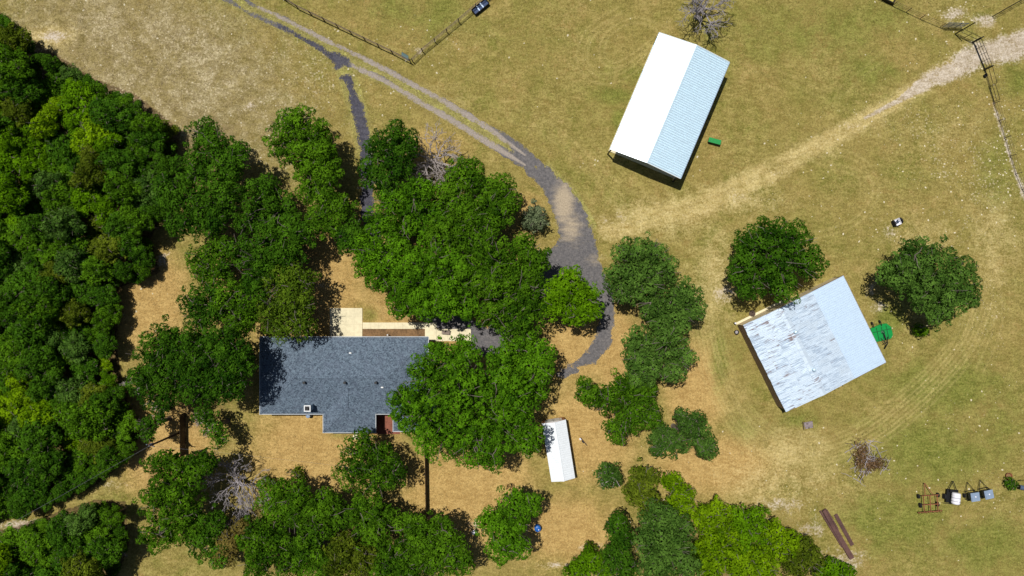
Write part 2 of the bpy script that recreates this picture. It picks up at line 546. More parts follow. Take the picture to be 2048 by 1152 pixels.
    sp = mth(nt, 'SUBTRACT', mth(nt, 'MULTIPLY', speck, mth(nt, 'MULTIPLY_ADD', smooth(nt, mth(nt, 'ADD', mth(nt, 'MULTIPLY', n3, 0.5), mth(nt, 'MULTIPLY', n4, 0.5)), 0.4, 0.62), 0.42, 0.1)), vo.outputs["Distance"])
    sp = mth(nt, 'ADD', sp, mth(nt, 'MULTIPLY', mth(nt, 'SUBTRACT', nf, 0.55), 0.9))
    sp = smooth(nt, sp, -0.06, 0.1)
    c = mixc(nt, mth(nt, 'MULTIPLY', sp, 0.62), c, lin(204, 188, 152, G))
    # dark tuft shadows are left to the grass geometry; fine value jitter only
    jit = mth(nt, 'MULTIPLY_ADD', smooth(nt, noise(nt, pos, 5.5, 4, 0.75), 0.3, 0.7), 0.46, 0.74)
    c = mixc(nt, 1.0, c, jit, 'MULTIPLY')
    if road:
        ac = mixc(nt, smooth(nt, noise(nt, pos, 2.4, 6, 0.75), 0.33, 0.72), lin(92, 90, 91, G), lin(122, 117, 115, G))
        t = mth(nt, 'ADD', dirt, mth(nt, 'MULTIPLY', mth(nt, 'SUBTRACT', ns, 0.5), 0.9))
        ac = mixc(nt, mth(nt, 'MULTIPLY', smooth(nt, t, 0.2, 0.9), 0.8), ac, lin(186, 168, 140, G))
        ac = mixc(nt, smooth(nt, a3.outputs["Fac"], .5, .95), ac, mixc(nt, mixfac, lin(64, 63, 72, G), lin(92, 90, 98, G)))
        ac = mixc(nt, mth(nt, 'MULTIPLY', mth(nt, 'SUBTRACT', 1.0, smooth(nt, a3.outputs["Fac"], .05, .5)), .75), ac, lin(170, 157, 144, G))
        crk = smooth(nt, noise(nt, pos, 2.6, 6, 0.8, 1.5), 0.60, 0.68)
        ac = mixc(nt, mth(nt, 'MULTIPLY', crk, 0.35), ac, lin(170, 156, 110, G))
        c = mixc(nt, 1.0, ac, jit, 'MULTIPLY')
    nt.links.new(c, b.inputs["Base Color"])
    b.inputs["Roughness"].default_value = 0.95
    b.inputs["Specular IOR Level"].default_value = 0.1
    bp = nt.nodes.new("ShaderNodeBump")
    bp.inputs["Strength"].default_value = 0.35 if road else 0.9
    bp.inputs["Distance"].default_value = 0.02 if road else 0.12
    nt.links.new(mth(nt, 'ADD', nf, mth(nt, 'MULTIPLY', noise(nt, pos, 8, 3, 0.7), 0.5)), bp.inputs["Height"])
    nt.links.new(bp.outputs[0], b.inputs["Normal"])
    return m


M_GROUND = ground_material(False)
M_ROAD = ground_material(True)


def axis(lo, hi, step, far):
    core = np.arange(lo, hi + step / 2, step)
    out = np.array([4, 12, 30, 80, 200, 500, 1500.0])
    return np.concatenate([lo - out[::-1], core, hi + out])


gx = axis(-72, 72, 0.21, 0)
gy = axis(-42, 42, 0.21, 0)
X, Y = np.meshgrid(gx, gy)
f1, f2 = fields(X.ravel(), Y.ravel())
nx, ny = len(gx), len(gy)
idx = np.arange(nx * ny).reshape(ny, nx)
f3 = track_field(X.ravel() * PXM + 1024, 576 - Y.ravel() * PXM)
faces = np.stack([idx[:-1, :-1], idx[:-1, 1:], idx[1:, 1:], idx[1:, :-1]], -1).reshape(-1, 4)
gco = np.stack([X.ravel(), Y.ravel(), np.zeros(X.size)], -1)
ground = link("ground", fast_mesh("ground", gco, faces, M_GROUND, {"f1": ('FLOAT_COLOR', f1), "f2": ('FLOAT_COLOR', f2), "f3": ('FLOAT', f3)}))
ground["kind"] = "structure"


def iso_sheet(name, m, field, box, step, z, tone=None):
    """sheet covering the region where field(u,v) > 0, outline cut by marching squares"""
    xs = np.arange(box[0], box[1], step)
    ys = np.arange(box[2], box[3], step)
    U, V = np.meshgrid(xs, ys)
    F = field(U, V)
    verts, polys, key = [], [], {}

    def vid(k, x, y):
        if k not in key:
            key[k] = len(verts)
            verts.append(((x - 1024) / PXM, (576 - y) / PXM, z))
        return key[k]
    cells = np.argwhere((F[:-1, :-1] > 0) | (F[1:, :-1] > 0) | (F[:-1, 1:] > 0) | (F[1:, 1:] > 0))
    for j, i in cells:
        c = [(j, i), (j + 1, i), (j + 1, i + 1), (j, i + 1)]
        vals = [F[a] for a in c]
        poly = []
        for n in range(4):
            a, b_ = c[n], c[(n + 1) % 4]
            fa, fb = vals[n], vals[(n + 1) % 4]
            if fa > 0:
                poly.append(vid(a, xs[a[1]], ys[a[0]]))
            if (fa > 0) != (fb > 0):
                t = fa / (fa - fb)
                k = (a, b_) if a < b_ else (b_, a)
                poly.append(vid(k, xs[a[1]] + t * (xs[b_[1]] - xs[a[1]]), ys[a[0]] + t * (ys[b_[0]] - ys[a[0]])))
        if len(poly) >= 3:
            polys.append(poly)
    me = bpy.data.meshes.new(name)
    me.from_pydata(verts, [], polys)
    me.materials.append(m)
    co = np.array(verts)
    a, b_ = fields(co[:, 0], co[:, 1])
    for an, d in (("f1", a), ("f2", b_)):
        at = me.attributes.new(an, 'FLOAT_COLOR', 'POINT')
        at.data.foreach_set("color", d.astype(np.float32).ravel())
    if tone is not None:
        at = me.attributes.new("f3", 'FLOAT', 'POINT')
        at.data.foreach_set("value", tone(co[:, 0] * PXM + 1024, 576 - co[:, 1] * PXM).astype(np.float32))
    me.update()
    o = link(name, me)
    o["kind"] = "structure"
    return o


def road_tone(u, v):
    """1 = fresh dark asphalt, 0 = sandy worn asphalt"""
    dark = np.clip(1.6 - np.minimum(seg_dist(u, v, [(560, 52, 5), (635, 93, 7), (680, 122, 16)])[0], seg_dist(u, v, [(680, 128, 14), (703, 180, 13), (731, 290, 17), (734, 430, 16)])[0]), 0, 1)
    pale = np.clip(1.6 - np.minimum(seg_dist(u, v, [(705, 131, 7), (838, 203, 8), (960, 275, 8), (1050, 330, 1.5)])[0], seg_dist(u, v, [(520, 18, 6), (703, 105, 6), (838, 176, 7), (960, 246, 7), (1050, 310, 1.5)])[0]), 0, 1)
    return np.clip(.5 + .5 * dark - .45 * pale * (1 - dark) + .3 * (fbm(u, v, 26, 71, 3) - .5), 0, 1)


iso_sheet("asphalt_driveway", M_ROAD, road_field, (420, 1260, -15, 780), 2.2, 0.012, road_tone)
CAL = [(1800, 200, 7), (1850, 165, 18), (1905, 140, 24), (1960, 108, 28), (2060, 86, 34), (2110, 76, 36)]
iso_sheet("dirt_track", M_GROUND, lambda u, v: -(seg_dist(u, v, CAL)[1] + (fbm(u, v, 14, 8, 3) - 0.5) * 26), (1780, 2110, 20, 240), 3.0, 0.006)

# ------------------------------------------------------------------ materials
M_CONC = mat("pale_concrete", lin(226, 214, 178, .95), 0.9, 0, .12, 2.5, bump=.1)
M_SHINGLE = None
M_WHITE = mat("white_trim", lin(225, 225, 222, .9), 0.5, 0, .08)
M_TIMBER = mat("raw_timber", lin(170, 112, 66, .8), 0.8, 0, .25, 8)
M_RAIL = mat("grey_brown_rail", lin(132, 112, 98, .85), 0.85, 0, .3, 10)
M_DKWOOD = mat("weathered_brown_wood", lin(92, 74, 62, .8), 0.85, 0, .3, 10, orand=.2)
M_FENCE = mat("grey_brown_fence_boards", lin(74, 60, 48, .8), 0.85, 0, .25, 9, orand=.15)
M_BLACK = mat("black_steel", lin(30, 30, 32, .9), 0.5, 0.3, .3)
M_TYRE = mat("tyre_rubber", lin(24, 24, 25, .9), 0.85, 0, .2)
M_RUST = mat("rusty_steel", lin(158, 98, 66, .9), 0.8, .2, .3, 9, col2=lin(104, 58, 40, .9), bump=.2)
M_BEAM = mat("rust_brown_beam", lin(104, 74, 66, .9), 0.7, .2, .3, 5, col2=lin(78, 54, 50, .9), orand=.15)
M_GREEN = mat("green_paint", lin(0, 142, 62, .9), 0.45, 0, .15, 3)
M_DKGREEN = mat("dark_and_shaded_green", lin(10, 84, 44, .9), 0.5, 0, .15, 3)
M_BRICK = mat("red_brick", lin(150, 92, 72, .8), 0.9, 0, .25, 6)
M_BARK = mat("oak_bark", lin(138, 126, 114, .75), 0.95, 0, .35, 5, bump=.3)
M_DEADWOOD = mat("bleached_dead_wood", lin(190, 178, 172, .8), 0.9, 0, .25, 5)
M_GREYWOOD = mat("grey_dead_wood", lin(176, 168, 170, .8), 0.9, 0, .3, 5)
M_BLUEGREY = mat("blue_grey_paint", lin(92, 106, 130, .85), 0.45, .2, .15, 4)
M_LIDGREY = mat("pale_blue_grey_lid", lin(150, 168, 190, .9), 0.4, .2, .12, 4)
M_TANK = mat("white_plastic", lin(232, 230, 236, .9), 0.45, 0, .06)
M_BLUE = mat("blue_plastic", lin(22, 92, 170, .9), 0.4, 0, .1)
M_TEAL = mat("pale_teal_sheet", lin(160, 200, 206, .8), 0.5, 0, .12)
M_STONE = mat("pale_limestone", lin(222, 210, 178, .85), 0.95, 0, .2, 3, coord="Generated")
M_TANWALL = mat("sunlit_metal_wall", lin(216, 198, 158, .9), 0.6, 0, .1)
M_BRNWALL = mat("brown_and_shaded_metal", lin(120, 98, 84, .9), 0.6, 0, .2)
M_SOIL = mat("mulch_soil", lin(150, 116, 78, .75), 0.95, 0, .35, 5, bump=.3)
M_WATER = mat("trough_water", lin(80, 96, 130, .7), 0.08, 0, .1, spec=.6)


def roof_metal(name, base, rough, metal, orand=0.0, weather=0.0, rust=0.0):
    m, nt, b = newmat(name)
    tc = nt.nodes.new("ShaderNodeTexCoord")
    oi = nt.nodes.new("ShaderNodeObjectInfo")
    va = nt.nodes.new("ShaderNodeVectorMath"); va.operation = 'MULTIPLY_ADD'
    va.inputs[1].default_value = (1, 1, 1)
    nt.links.new(tc.outputs["Object"], va.inputs[0])
    comb = nt.nodes.new("ShaderNodeCombineXYZ")
    for i in range(3):
        nt.links.new(mth(nt, 'MULTIPLY', oi.outputs["Random"], (37.0, 53.0, 11.0)[i]), comb.inputs[i])
    nt.links.new(comb.outputs[0], va.inputs[2])
    v = va.outputs[0]
    mp = nt.nodes.new("ShaderNodeMapping")
    mp.inputs["Scale"].default_value = (0.6, 5.0, 1)
    nt.links.new(v, mp.inputs["Vector"])
    st = noise(nt, mp.outputs[0], 1.2, 5, 0.65)
    n1 = noise(nt, v, 2.2, 5, 0.65)
    c = mixc(nt, smooth(nt, n1, 0.35, 0.7), base, tuple(x * 0.93 for x in base[:3]) + (1,))
    if orand:
        k = mth(nt, 'MULTIPLY_ADD', oi.outputs["Random"], 2 * orand, 1 - orand)
        c = mixc(nt, 1.0, c, k, 'MULTIPLY')
    r_out = None
    if weather:
        f = smooth(nt, mth(nt, 'ADD', mth(nt, 'MULTIPLY', st, 0.9), mth(nt, 'MULTIPLY', oi.outputs["Random"], 0.16)), 0.46, 0.66)
        c = mixc(nt, mth(nt, 'MULTIPLY', f, weather), c, lin(128, 148, 170, .85))
        r_out = mth(nt, 'MULTIPLY_ADD', f, 0.25, rough)
    if rust:
        geo = nt.nodes.new("ShaderNodeNewGeometry")
        big = noise(nt, geo.outputs["Position"], 0.28, 3, 0.55)
        f = mth(nt, 'ADD', mth(nt, 'MULTIPLY', st, 0.75), mth(nt, 'MULTIPLY', big, 0.6))
        f = mth(nt, 'ADD', f, mth(nt, 'MULTIPLY', oi.outputs["Random"], 0.12))
        f = smooth(nt, f, 0.82, 0.95)
        c = mixc(nt, mth(nt, 'MULTIPLY', f, rust), c, lin(134, 106, 96, .85))
        b.inputs["Metallic"].default_value = metal
    else:
        b.inputs["Metallic"].default_value = metal
    nt.links.new(c, b.inputs["Base Color"])
    b.inputs["Roughness"].default_value = rough
    if r_out is not None:
        nt.links.new(r_out, b.inputs["Roughness"])
    return m


M_GALV = roof_metal("bright_galvanised_roof", lin(218, 240, 250, 1.0), 0.42, 0.5)
M_NEWROOF = roof_metal("pale_blue_roof_metal", lin(206, 226, 244, 1.0), 0.5, 0.45)
M_OLDROOF = roof_metal("weathered_tin_roof", lin(208, 222, 234, .95), 0.5, 0.3, .10, .62, .9)
M_WHITEROOF = roof_metal("white_roof_metal", lin(232, 236, 238, .92), 0.5, 0.1)


def shingle_material():
    m, nt, b = newmat("blue_grey_shingles")
    tc = nt.nodes.new("ShaderNodeTexCoord")
    v = tc.outputs["Object"]
    vo = nt.nodes.new("ShaderNodeTexVoronoi")
    vo.inputs["Scale"].default_value = 6.2
    nt.links.new(v, vo.inputs["Vector"])
    sep = nt.nodes.new("ShaderNodeSeparateColor")
    nt.links.new(vo.outputs["Color"], sep.inputs[0])
    c = mixc(nt, sep.outputs[0], lin(62, 73, 87, .8), lin(112, 128, 142, .8))
    n = noise(nt, v, 1.1, 4, 0.6)
    c = mixc(nt, mth(nt, 'MULTIPLY', smooth(nt, n, 0.4, 0.7), 0.35), c, lin(92, 100, 116, .85))
    c = mixc(nt, mth(nt, 'MULTIPLY', smooth(nt, noise(nt, v, 9, 3, .7), .5, .7), .5), c, lin(146, 160, 170, .85))
    nt.links.new(c, b.inputs["Base Color"])
    b.inputs["Roughness"].default_value = 0.9
    b.inputs["Specular IOR Level"].default_value = 0.2
    bp = nt.nodes.new("ShaderNodeBump")
    bp.inputs["Strength"].default_value = 0.5
    bp.inputs["Distance"].default_value = 0.02
    nt.links.new(sep.outputs[1], bp.inputs["Height"])
    nt.links.new(bp.outputs[0], b.inputs["Normal"])
    return m


M_SHINGLE = shingle_material()


# ------------------------------------------------------------------ concrete flatwork
def slab(name, x0, y0, x1, y1, z0, z1, m, joints=0):
    mb = MB()
    a, b = P(x0, y0), P(x1, y1)
    w, h = abs(b.x - a.x), abs(b.y - a.y)
    cx, cy = (a.x + b.x) / 2, (a.y + b.y) / 2
    mb.box((cx, cy, (z0 + z1) / 2), (w, h, z1 - z0))
    o = mb.build(name, m)
    o["kind"] = "structure"
    return o


patio = bpy.data.objects.new("concrete_patio", None)
COL.objects.link(patio)
patio["kind"] = "structure"
for i in range(4):
    for j in range(4):
        a, b = P(660 + i * 16.2 + 0.05, 616 + j * 16.5 + 0.05), P(660 + (i + 1) * 16.2 - 0.05, 616 + (j + 1) * 16.5 - 0.05)
        MB().box(((a.x + b.x) / 2, (a.y + b.y) / 2, 0.03), (b.x - a.x, a.y - b.y, 0.1 + 0.002 * ((i + j) % 2))).build("slab", M_CONC, patio)
walk = bpy.data.objects.new("concrete_walk", None)
COL.objects.link(walk)
walk["kind"] = "structure"
xs = [725.4, 742, 758, 774, 790, 806, 822, 838, 850]
for i in range(len(xs) - 1):
    a, b = P(xs[i] + .12, 645), P(xs[i + 1] - .12, 657.7)
    MB().box(((a.x + b.x) / 2, (a.y + b.y) / 2, 0.03), (b.x - a.x, a.y - b.y, 0.1)).build("slab", M_CONC, walk)
xs = [850, 873, 896, 919, 942]
for i in range(4):
    a, b = P(xs[i] + .12, 658 if i else 645), P(xs[i + 1] - .12, 682)
    MB().box(((a.x + b.x) / 2, (a.y + b.y) / 2, 0.03), (b.x - a.x, a.y - b.y, 0.1)).build("slab", M_CONC, walk)
bed = slab("planting_bed", 725.5, 658, 849.5, 676, -0.02, 0.04, M_SOIL)
bp_ = slab("brick_patio", 750, 826, 800, 868, -0.02, 0.05, M_BRICK)


# ------------------------------------------------------------------ house
def hip_roof(mb, x0, x1, y0, y1, ze, pitch, axis='x', t=0.14):
    """closed hip roof; ridge along axis"""
    if axis == 'x':
        h = (y1 - y0) / 2
        zr = ze + h * pitch
        r0, r1 = (x0 + h, (y0 + y1) / 2, zr), (x1 - h, (y0 + y1) / 2, zr)
        c = [(x0, y0, ze), (x1, y0, ze), (x1, y1, ze), (x0, y1, ze)]
        mb.quad(c[0], c[1], r1, r0); mb.quad(c[2], c[3], r0, r1)
        mb.quad(c[1], c[2], r1); mb.quad(c[3], c[0], r0)
    else:
        h = (x1 - x0) / 2
        zr = ze + h * pitch
        xm = (x0 + x1) / 2
        r0, r1 = (xm, y0 + h, zr), (xm, y1, zr)          # hip at the south end, runs into the main roof at the north end
        c = [(x0, y0, ze), (x1, y0, ze), (x1, y1, ze), (x0, y1, ze)]
        mb.quad(c[0], c[1], r0); mb.quad(c[1], c[2], r1, r0); mb.quad(c[3], c[0], r0, r1); mb.quad(c[2], c[3], r1)
    lo = [(p[0], p[1], ze - t) for p in c]
    for i in range(4):
        j = (i + 1) % 4
        mb.quad(lo[i], lo[j], c[j], c[i])
    mb.quad(*lo[::-1])
    return zr


ZE = 2.75
hc = P(688, 751, ZE)
house = thing("ranch_house", "long low house with blue-grey shingled hip roof and white eaves", "house", (hc.x, hc.y, 0))
e0, e1 = P(520.5, 827.5, ZE), P(856, 674.5, ZE)
hx0, hx1, hy0, hy1 = e0.x - hc.x, e1.x - hc.x, e0.y - hc.y, e1.y - hc.y
PITCH = 0.34
w0, w1 = P(647, 864.5, ZE), P(750.5, 827, ZE)
wx0, wx1, wy0 = w0.x - hc.x, w1.x - hc.x, w0.y - hc.y
v0, v1 = P(787, 862, ZE), P(872, 827, ZE)
vx0, vx1, vy0 = v0.x - hc.x, v1.x - hc.x, v0.y - hc.y
mbw = MB()
ins = 0.45
mbw.box(((hx0 + hx1) / 2, (hy0 + hy1) / 2, (ZE - .15) / 2), (hx1 - hx0 - 2 * ins, hy1 - hy0 - 2 * ins, ZE - .15))
mbw.box(((wx0 + wx1) / 2, (wy0 + hy0) / 2 + .5, (ZE - .16) / 2), (wx1 - wx0 - 2 * ins, hy0 - wy0 - ins + 1, ZE - .16))
mbw.box(((vx0 + vx1) / 2, (vy0 + hy0) / 2 + .5, (ZE - .17) / 2), (vx1 - vx0 - 2 * ins, hy0 - vy0 - ins + 1, ZE - .17))
mbw.build("wall", M_BRICK, house)
mb = MB()
zr = hip_roof(mb, hx0, hx1, hy0, hy1, ZE, PITCH)
roof = mb.build("roof", M_SHINGLE, house)
mb = MB()
hip_roof(mb, wx0, wx1, wy0, hy0 + (wx1 - wx0) / 2 + .4, ZE - 0.004, PITCH, 'y', .13)
hip_roof(mb, vx0, vx1, vy0, hy0 + (vx1 - vx0) / 2 + .4, ZE - 0.008, PITCH, 'y', .12)
mb.build("wing_roof", M_SHINGLE, roof)
# ridge and hip cap courses
rid = (hy1 - hy0) / 2
ym = (hy0 + hy1) / 2
mb = MB()
lines = [((hx0 + rid, ym, zr), (hx1 - rid, ym, zr)), ((hx0, hy0, ZE), (hx0 + rid, ym, zr)), ((hx0, hy1, ZE), (hx0 + rid, ym, zr)),
         ((hx1, hy0, ZE), (hx1 - rid, ym, zr)), ((hx1, hy1, ZE), (hx1 - rid, ym, zr))]
hw = (wx1 - wx0) / 2
xw = (wx0 + wx1) / 2
lines += [((wx0, wy0, ZE), (xw, wy0 + hw, ZE + hw * PITCH)), ((wx1, wy0, ZE), (xw, wy0 + hw, ZE + hw * PITCH)), ((xw, wy0 + hw, ZE + hw * PITCH), (xw, hy0 + hw, ZE + hw * PITCH))]
for li, (p, q) in enumerate(lines):
    if li == 5:
        mb.build("ridge_cap", M_SHINGLE, roof)
        mb = MB()
    p, q = Vector(p), Vector(q)
    n = max(2, int((q - p).length / 0.3))
    for i in range(n):
        a, b = p.lerp(q, i / n), p.lerp(q, (i + 1.05) / n)
        mb.beam(a + Vector((0, 0, .005)), b + Vector((0, 0, .02)), 0.26, 0.03)
mb.build("ridge_cap", M_SHINGLE, roof)
# white gutters along every open eave
gz = ZE - 0.06
M_GUTTER = mat("pale_grey_gutter", lin(186, 190, 192, .85), .5, 0, .15)


def gutter(p, q):
    MB().beam((p[0], p[1], gz), (q[0], q[1], gz), 0.09, 0.13).build("gutter", M_GUTTER, house)


g = 0.065
gutter((hx0 - g, hy1 + g), (hx1 + g, hy1 + g))
gutter((hx0 - g, hy0 - 2 * g), (hx0 - g, hy1))
gutter((hx1 + g, hy0 - 2 * g), (hx1 + g, hy1))
gutter((hx0, hy0 - g), (wx0 - 2 * g, hy0 - g))
gutter((wx1 + 2 * g, hy0 - g), (vx0 - 2 * g, hy0 - g))
gutter((wx0 - g, hy0), (wx0 - g, wy0))
gutter((wx1 + g, hy0), (wx1 + g, wy0))
gutter((wx0 - 2 * g, wy0 - g), (wx1 + 2 * g, wy0 - g))
gutter((vx0 - g, hy0), (vx0 - g, vy0))
gutter((vx0 - 2 * g, vy0 - g), (vx1 + g, vy0 - g))
# chimney
ctop = P(614.5, 817, 4.6)
cxl, cyl = ctop.x - hc.x, ctop.y - hc.y
ch = MB().box((cxl, cyl, 3.55), (0.74, 0.68, 1.9)).build("chimney", mat("grey_siding", lin(150, 168, 184, .9), .6, 0, .1), house)
mb = MB()
for dx, dy, sx, sy in ((-.36, 0, .12, .8), (.36, 0, .12, .8), (0, .34, .6, .12), (0, -.34, .6, .12)):
    mb.box((cxl + dx, cyl + dy, 4.56), (sx, sy, .14))
mb.build("chimney_rim", M_WHITE, ch)
MB().box((cxl, cyl, 4.515), (.58, .54, .03)).build("flue_opening", M_BLACK, ch)
MB().box((cxl, cyl - .08, 4.62), (.34, .3, .2)).build("flue_cap", M_BLACK, ch)
# roof vents
for px, py in ((609, 765), (690, 765), (752, 765)):
    q = P(px, py, ZE + 1.65)
    zz = zr - abs(q.y - hc.y - ym) * PITCH
    MB().tube([(q.x - hc.x, q.y - hc.y, zz - .1), (q.x - hc.x, q.y - hc.y, zz + .28), (q.x - hc.x, q.y - hc.y, zz + .55)], [.15, .15, .17], 10).build("vent_pipe", M_BLACK, roof)
for px, py in ((764, 775), (698, 707)):
    q = P(px, py, ZE + 1.4)
    zz = zr - abs(q.y - hc.y - ym) * PITCH
    MB().box((q.x - hc.x, q.y - hc.y, zz + .05), (.3, .16, .16)).build("roof_vent", M_WHITE, roof)
# doors and windows on the walls
M_GLASS = mat("window_glass", lin(40, 52, 62, .8), .08, 0, .05, spec=.6)
for i, px in enumerate((560, 600, 700, 760, 800)):
    q = P(px, 680, 1.5)
    wn_ = MB().box((q.x - hc.x, hy1 - ins + .03, 1.5), (1.2, .08, 1.2)).build("window", M_WHITE, house)
    for s in (-1, 1):
        MB().box((q.x - hc.x + s * .28, hy1 - ins + .075, 1.5), (.48, .03, 1.04)).build("pane", M_GLASS, wn_)
q = P(690, 680, 1.0)
d_ = MB().box((q.x - hc.x, hy1 - ins + .04, 1.03), (.95, .1, 2.06)).build("door", M_DKWOOD, house)
MB().lathe((q.x - hc.x + .36, hy1 - ins + .1, 1.0), [(.02, 0), (.04, .03), (.04, .07), (.015, .09)], 8, 'y').build("handle", M_BLACK, d_)
q = P(619.5, 829.5, 0)
mb = MB().lathe((0, 0, 0), [(.3, 0), (.3, .55), (.28, .6), (.1, .64), (.1, .75), (.3, .78), (.28, .86), (.05, .9)], 14)
t = thing("outdoor_fan_unit", "small pale capped metal unit on ground below the chimney by house wall", "fan unit", (q.x, q.y, 0))
mb.build("casing", M_LIDGREY, t)
q = P(711, 873.5)
tag(MB().lathe((q.x, q.y, -.02), [(.36, 0), (.36, .07), (.33, .09), (.08, .09), (.06, .12)], 18).build("septic_lid", M_CONC), "round pale concrete lid set in the lawn below the house wing", "lid")
q = P(777.5, 669)
t = thing("garden_post", "thin white upright post in planting bed beside the concrete walk", "post", (q.x, q.y, 0.04))
MB().box((0, 0, .45), (.1, .1, .9)).build("shaft", M_WHITE, t)
MB().box((0, 0, .93), (.15, .15, .06)).build("cap", M_WHITE, t)


# bench on the landing
q = P(892, 664.5)
bench = thing("bench", "taupe slatted bench standing on the concrete walk near house corner", "bench", (q.x, q.y, .08), math.radians(-4))
M_TAUPE = mat("taupe_slats", lin(150, 132, 118, .85), .7, 0, .15)
for i in range(4):
    MB().box((0, .18 - i * .12, .44), (1.05, .1, .035)).build("seat_slat", M_TAUPE, bench)
for i in range(2):
    MB().box((0, .28, .58 + i * .14), (1.05, .03, .1)).build("back_slat", M_TAUPE, bench)
for sx in (-.48, .48):
    for sy in (-.22, .28):
        MB().box((sx, sy, .21 if sy < 0 else .38), (.05, .05, .42 if sy < 0 else .76)).build("leg", M_BLACK, bench)
    MB().box((sx, .03, .405), (.045, .45, .03)).build("seat_rail", M_BLACK, bench)


# ------------------------------------------------------------------ metal buildings
def ribbed(p0, p1, width, pitch, rib=0.035, th=0.012, y0=0.0, q=(.62, .72, .90)):
    """ribbed sheet from (x,z) p0 to p1, spanning y0..y0+width; trapezoid ribs run along the slope"""
    prof = []
    n = max(1, round(width / pitch))
    pw = width / n
    for i in range(n):
        a = y0 + i * pw
        prof += [(a, 0), (a + pw * q[0], 0), (a + pw * q[1], rib), (a + pw * q[2], rib)]
    prof.append((y0 + width, 0))
    dx, dz = p1[0] - p0[0], p1[1] - p0[1]
    L = math.hypot(dx, dz)
    nxv, nzv = -dz / L, dx / L
    if nzv < 0:
        nxv, nzv = -nxv, -nzv
    mb = MB()
    k = len(prof)
    for (x, z) in (p0, p1):
        for (yy, h) in prof:
            mb.v.append((x + nxv * h, yy, z + nzv * h))
    for (x, z) in (p0, p1):
        for (yy, h) in prof:
            mb.v.append((x + nxv * (h - th), yy, z + nzv * (h - th)))
    for i in range(k - 1):
        mb.f.append((i, i + 1, k + i + 1, k + i))
        mb.f.append((2 * k + i + 1, 2 * k + i, 3 * k + i, 3 * k + i + 1))
        for o in (0, k):
            mb.f.append((o + i, o + i + 1, 2 * k + o + i + 1, 2 * k + o + i))
    for e in (0, k - 1):
        mb.f.append((e, k + e, 3 * k + e, 2 * k + e))
    return mb


# --- white pole barn
BE = 3.75
c4 = [P(*p, BE) for p in ((1320, 66), (1460, 125), (1360, 356), (1219, 298))]
bc = sum(c4, Vector()) / 4
bw = ((c4[1] - c4[0]).length + (c4[2] - c4[3]).length) / 2
bl = ((c4[3] - c4[0]).length + (c4[2] - c4[1]).length) / 2
ang = math.atan2(c4[1].y - c4[0].y, c4[1].x - c4[0].x)
barn = thing("pole_barn", "large open pole barn with bright white and pale blue ribbed roof", "barn", (bc.x, bc.y, 0), ang)
RZ = BE + 0.85
roofn = MB().beam((0, -bl / 2, RZ - .02), (0, bl / 2, RZ - .02), .12, .08).build("ridge_beam", M_BLACK, barn)
npan = 18
pw = bl / npan
for side in (-1, 1):
    me = ribbed((side * .02, RZ + .02), (side * bw / 2, BE + .02), pw - .004, .29, .075, q=(.34, .58, .76)).mesh("roof_panel", M_GALV)
    for i in range(npan):
        o = link("roof_panel", me, barn)
        o.location = (0, -bl / 2 + i * pw, 0)


def cap_strip(x, z, y0, y1, half, drop, th=.012):
    mb = MB()
    sec = [(x - half, z - drop), (x, z), (x + half, z - drop), (x + half, z - drop - th), (x, z - th), (x - half, z - drop - th)]
    for y in (y0, y1):
        mb.v += [(a, y, b) for a, b in sec]
    for i in range(6):
        j = (i + 1) % 6
        mb.f.append((i, j, 6 + j, 6 + i))
    mb.f += [(5, 4, 1, 0), (4, 3, 2, 1), (6, 7, 10, 11), (7, 8, 9, 10)]
    return mb


cap_strip(0, RZ + .1, -bl / 2, bl / 2, .2, .035).build("ridge_cap", M_GALV, barn)
for yy in (-bl / 2 - .03, bl / 2 + .03):
    for s in (-1, 1):
        MB().beam((0, yy, RZ), (s * bw / 2, yy, BE), .05, .14).build("gable_trim", M_WHITE, barn)
for s in (-1, 1):
    MB().beam((s * (bw / 2 + .04), -bl / 2, BE - .03), (s * (bw / 2 + .04), bl / 2, BE - .03), .07, .12).build("eave_trim", M_LIDGREY, barn)
for i in range(5):
    y = -bl / 2 + .15 + i * (bl - .3) / 4
    for s in (-1, 1):
        MB().box((s * (bw / 2 - .15), y, (BE - .1) / 2), (.16, .16, BE - .1)).build("post", M_BLACK, barn)
        MB().beam((s * (bw / 2 - .15), y, BE - .12), (0, y, RZ - .15), .1, .16).build("rafter", M_BLACK, barn)
for s in (-1, 1):
    for k in range(1, 4):
        MB().beam((s * bw / 2 * k / 4, -bl / 2, RZ - .85 * k / 4 - .07), (s * bw / 2 * k / 4, bl / 2, RZ - .85 * k / 4 - .07), .06, .1).build("purlin", M_BLACK, barn)
MB().box((0, .25, .02), (bw - .1, bl - .7, .1)).build("floor_slab", M_CONC, barn)
MB().beam((bw / 2 - .25, -bl / 2 + .2, .4), (bw / 2 - .9, -bl / 2 + .2, 3.4), .09, .09).build("brace", M_GREYWOOD, barn)

# --- old tin shed with lean-to
SE_ = 2.6
c4 = [P(*p, SE_) for p in ((1486.1, 650.6), (1688.3, 551.1), (1773.6, 725.6), (1570.8, 824.2))]
sc_ = sum(c4, Vector()) / 4
sw = ((c4[1] - c4[0]).length + (c4[2] - c4[3]).length) / 2
sl = ((c4[3] - c4[0]).length + (c4[2] - c4[1]).length) / 2
ang2 = math.atan2(c4[1].y - c4[0].y, c4[1].x - c4[0].x)
shed = thing("tin_shed", "square shed with rust-streaked tin roof and smooth pale blue lean-to", "shed", (sc_.x, sc_.y, 0), ang2)
xW, xR, xJ, xE = -sw / 2, -sw / 2 + .36 * sw, -sw / 2 + .68 * sw, sw / 2
zW, zRg, zJ, zEe = 2.65, 3.1, 2.72, 2.4
# walls (corrugated)
mbn = MB()
yN, yS = sl / 2 - .12, -sl / 2 + .35


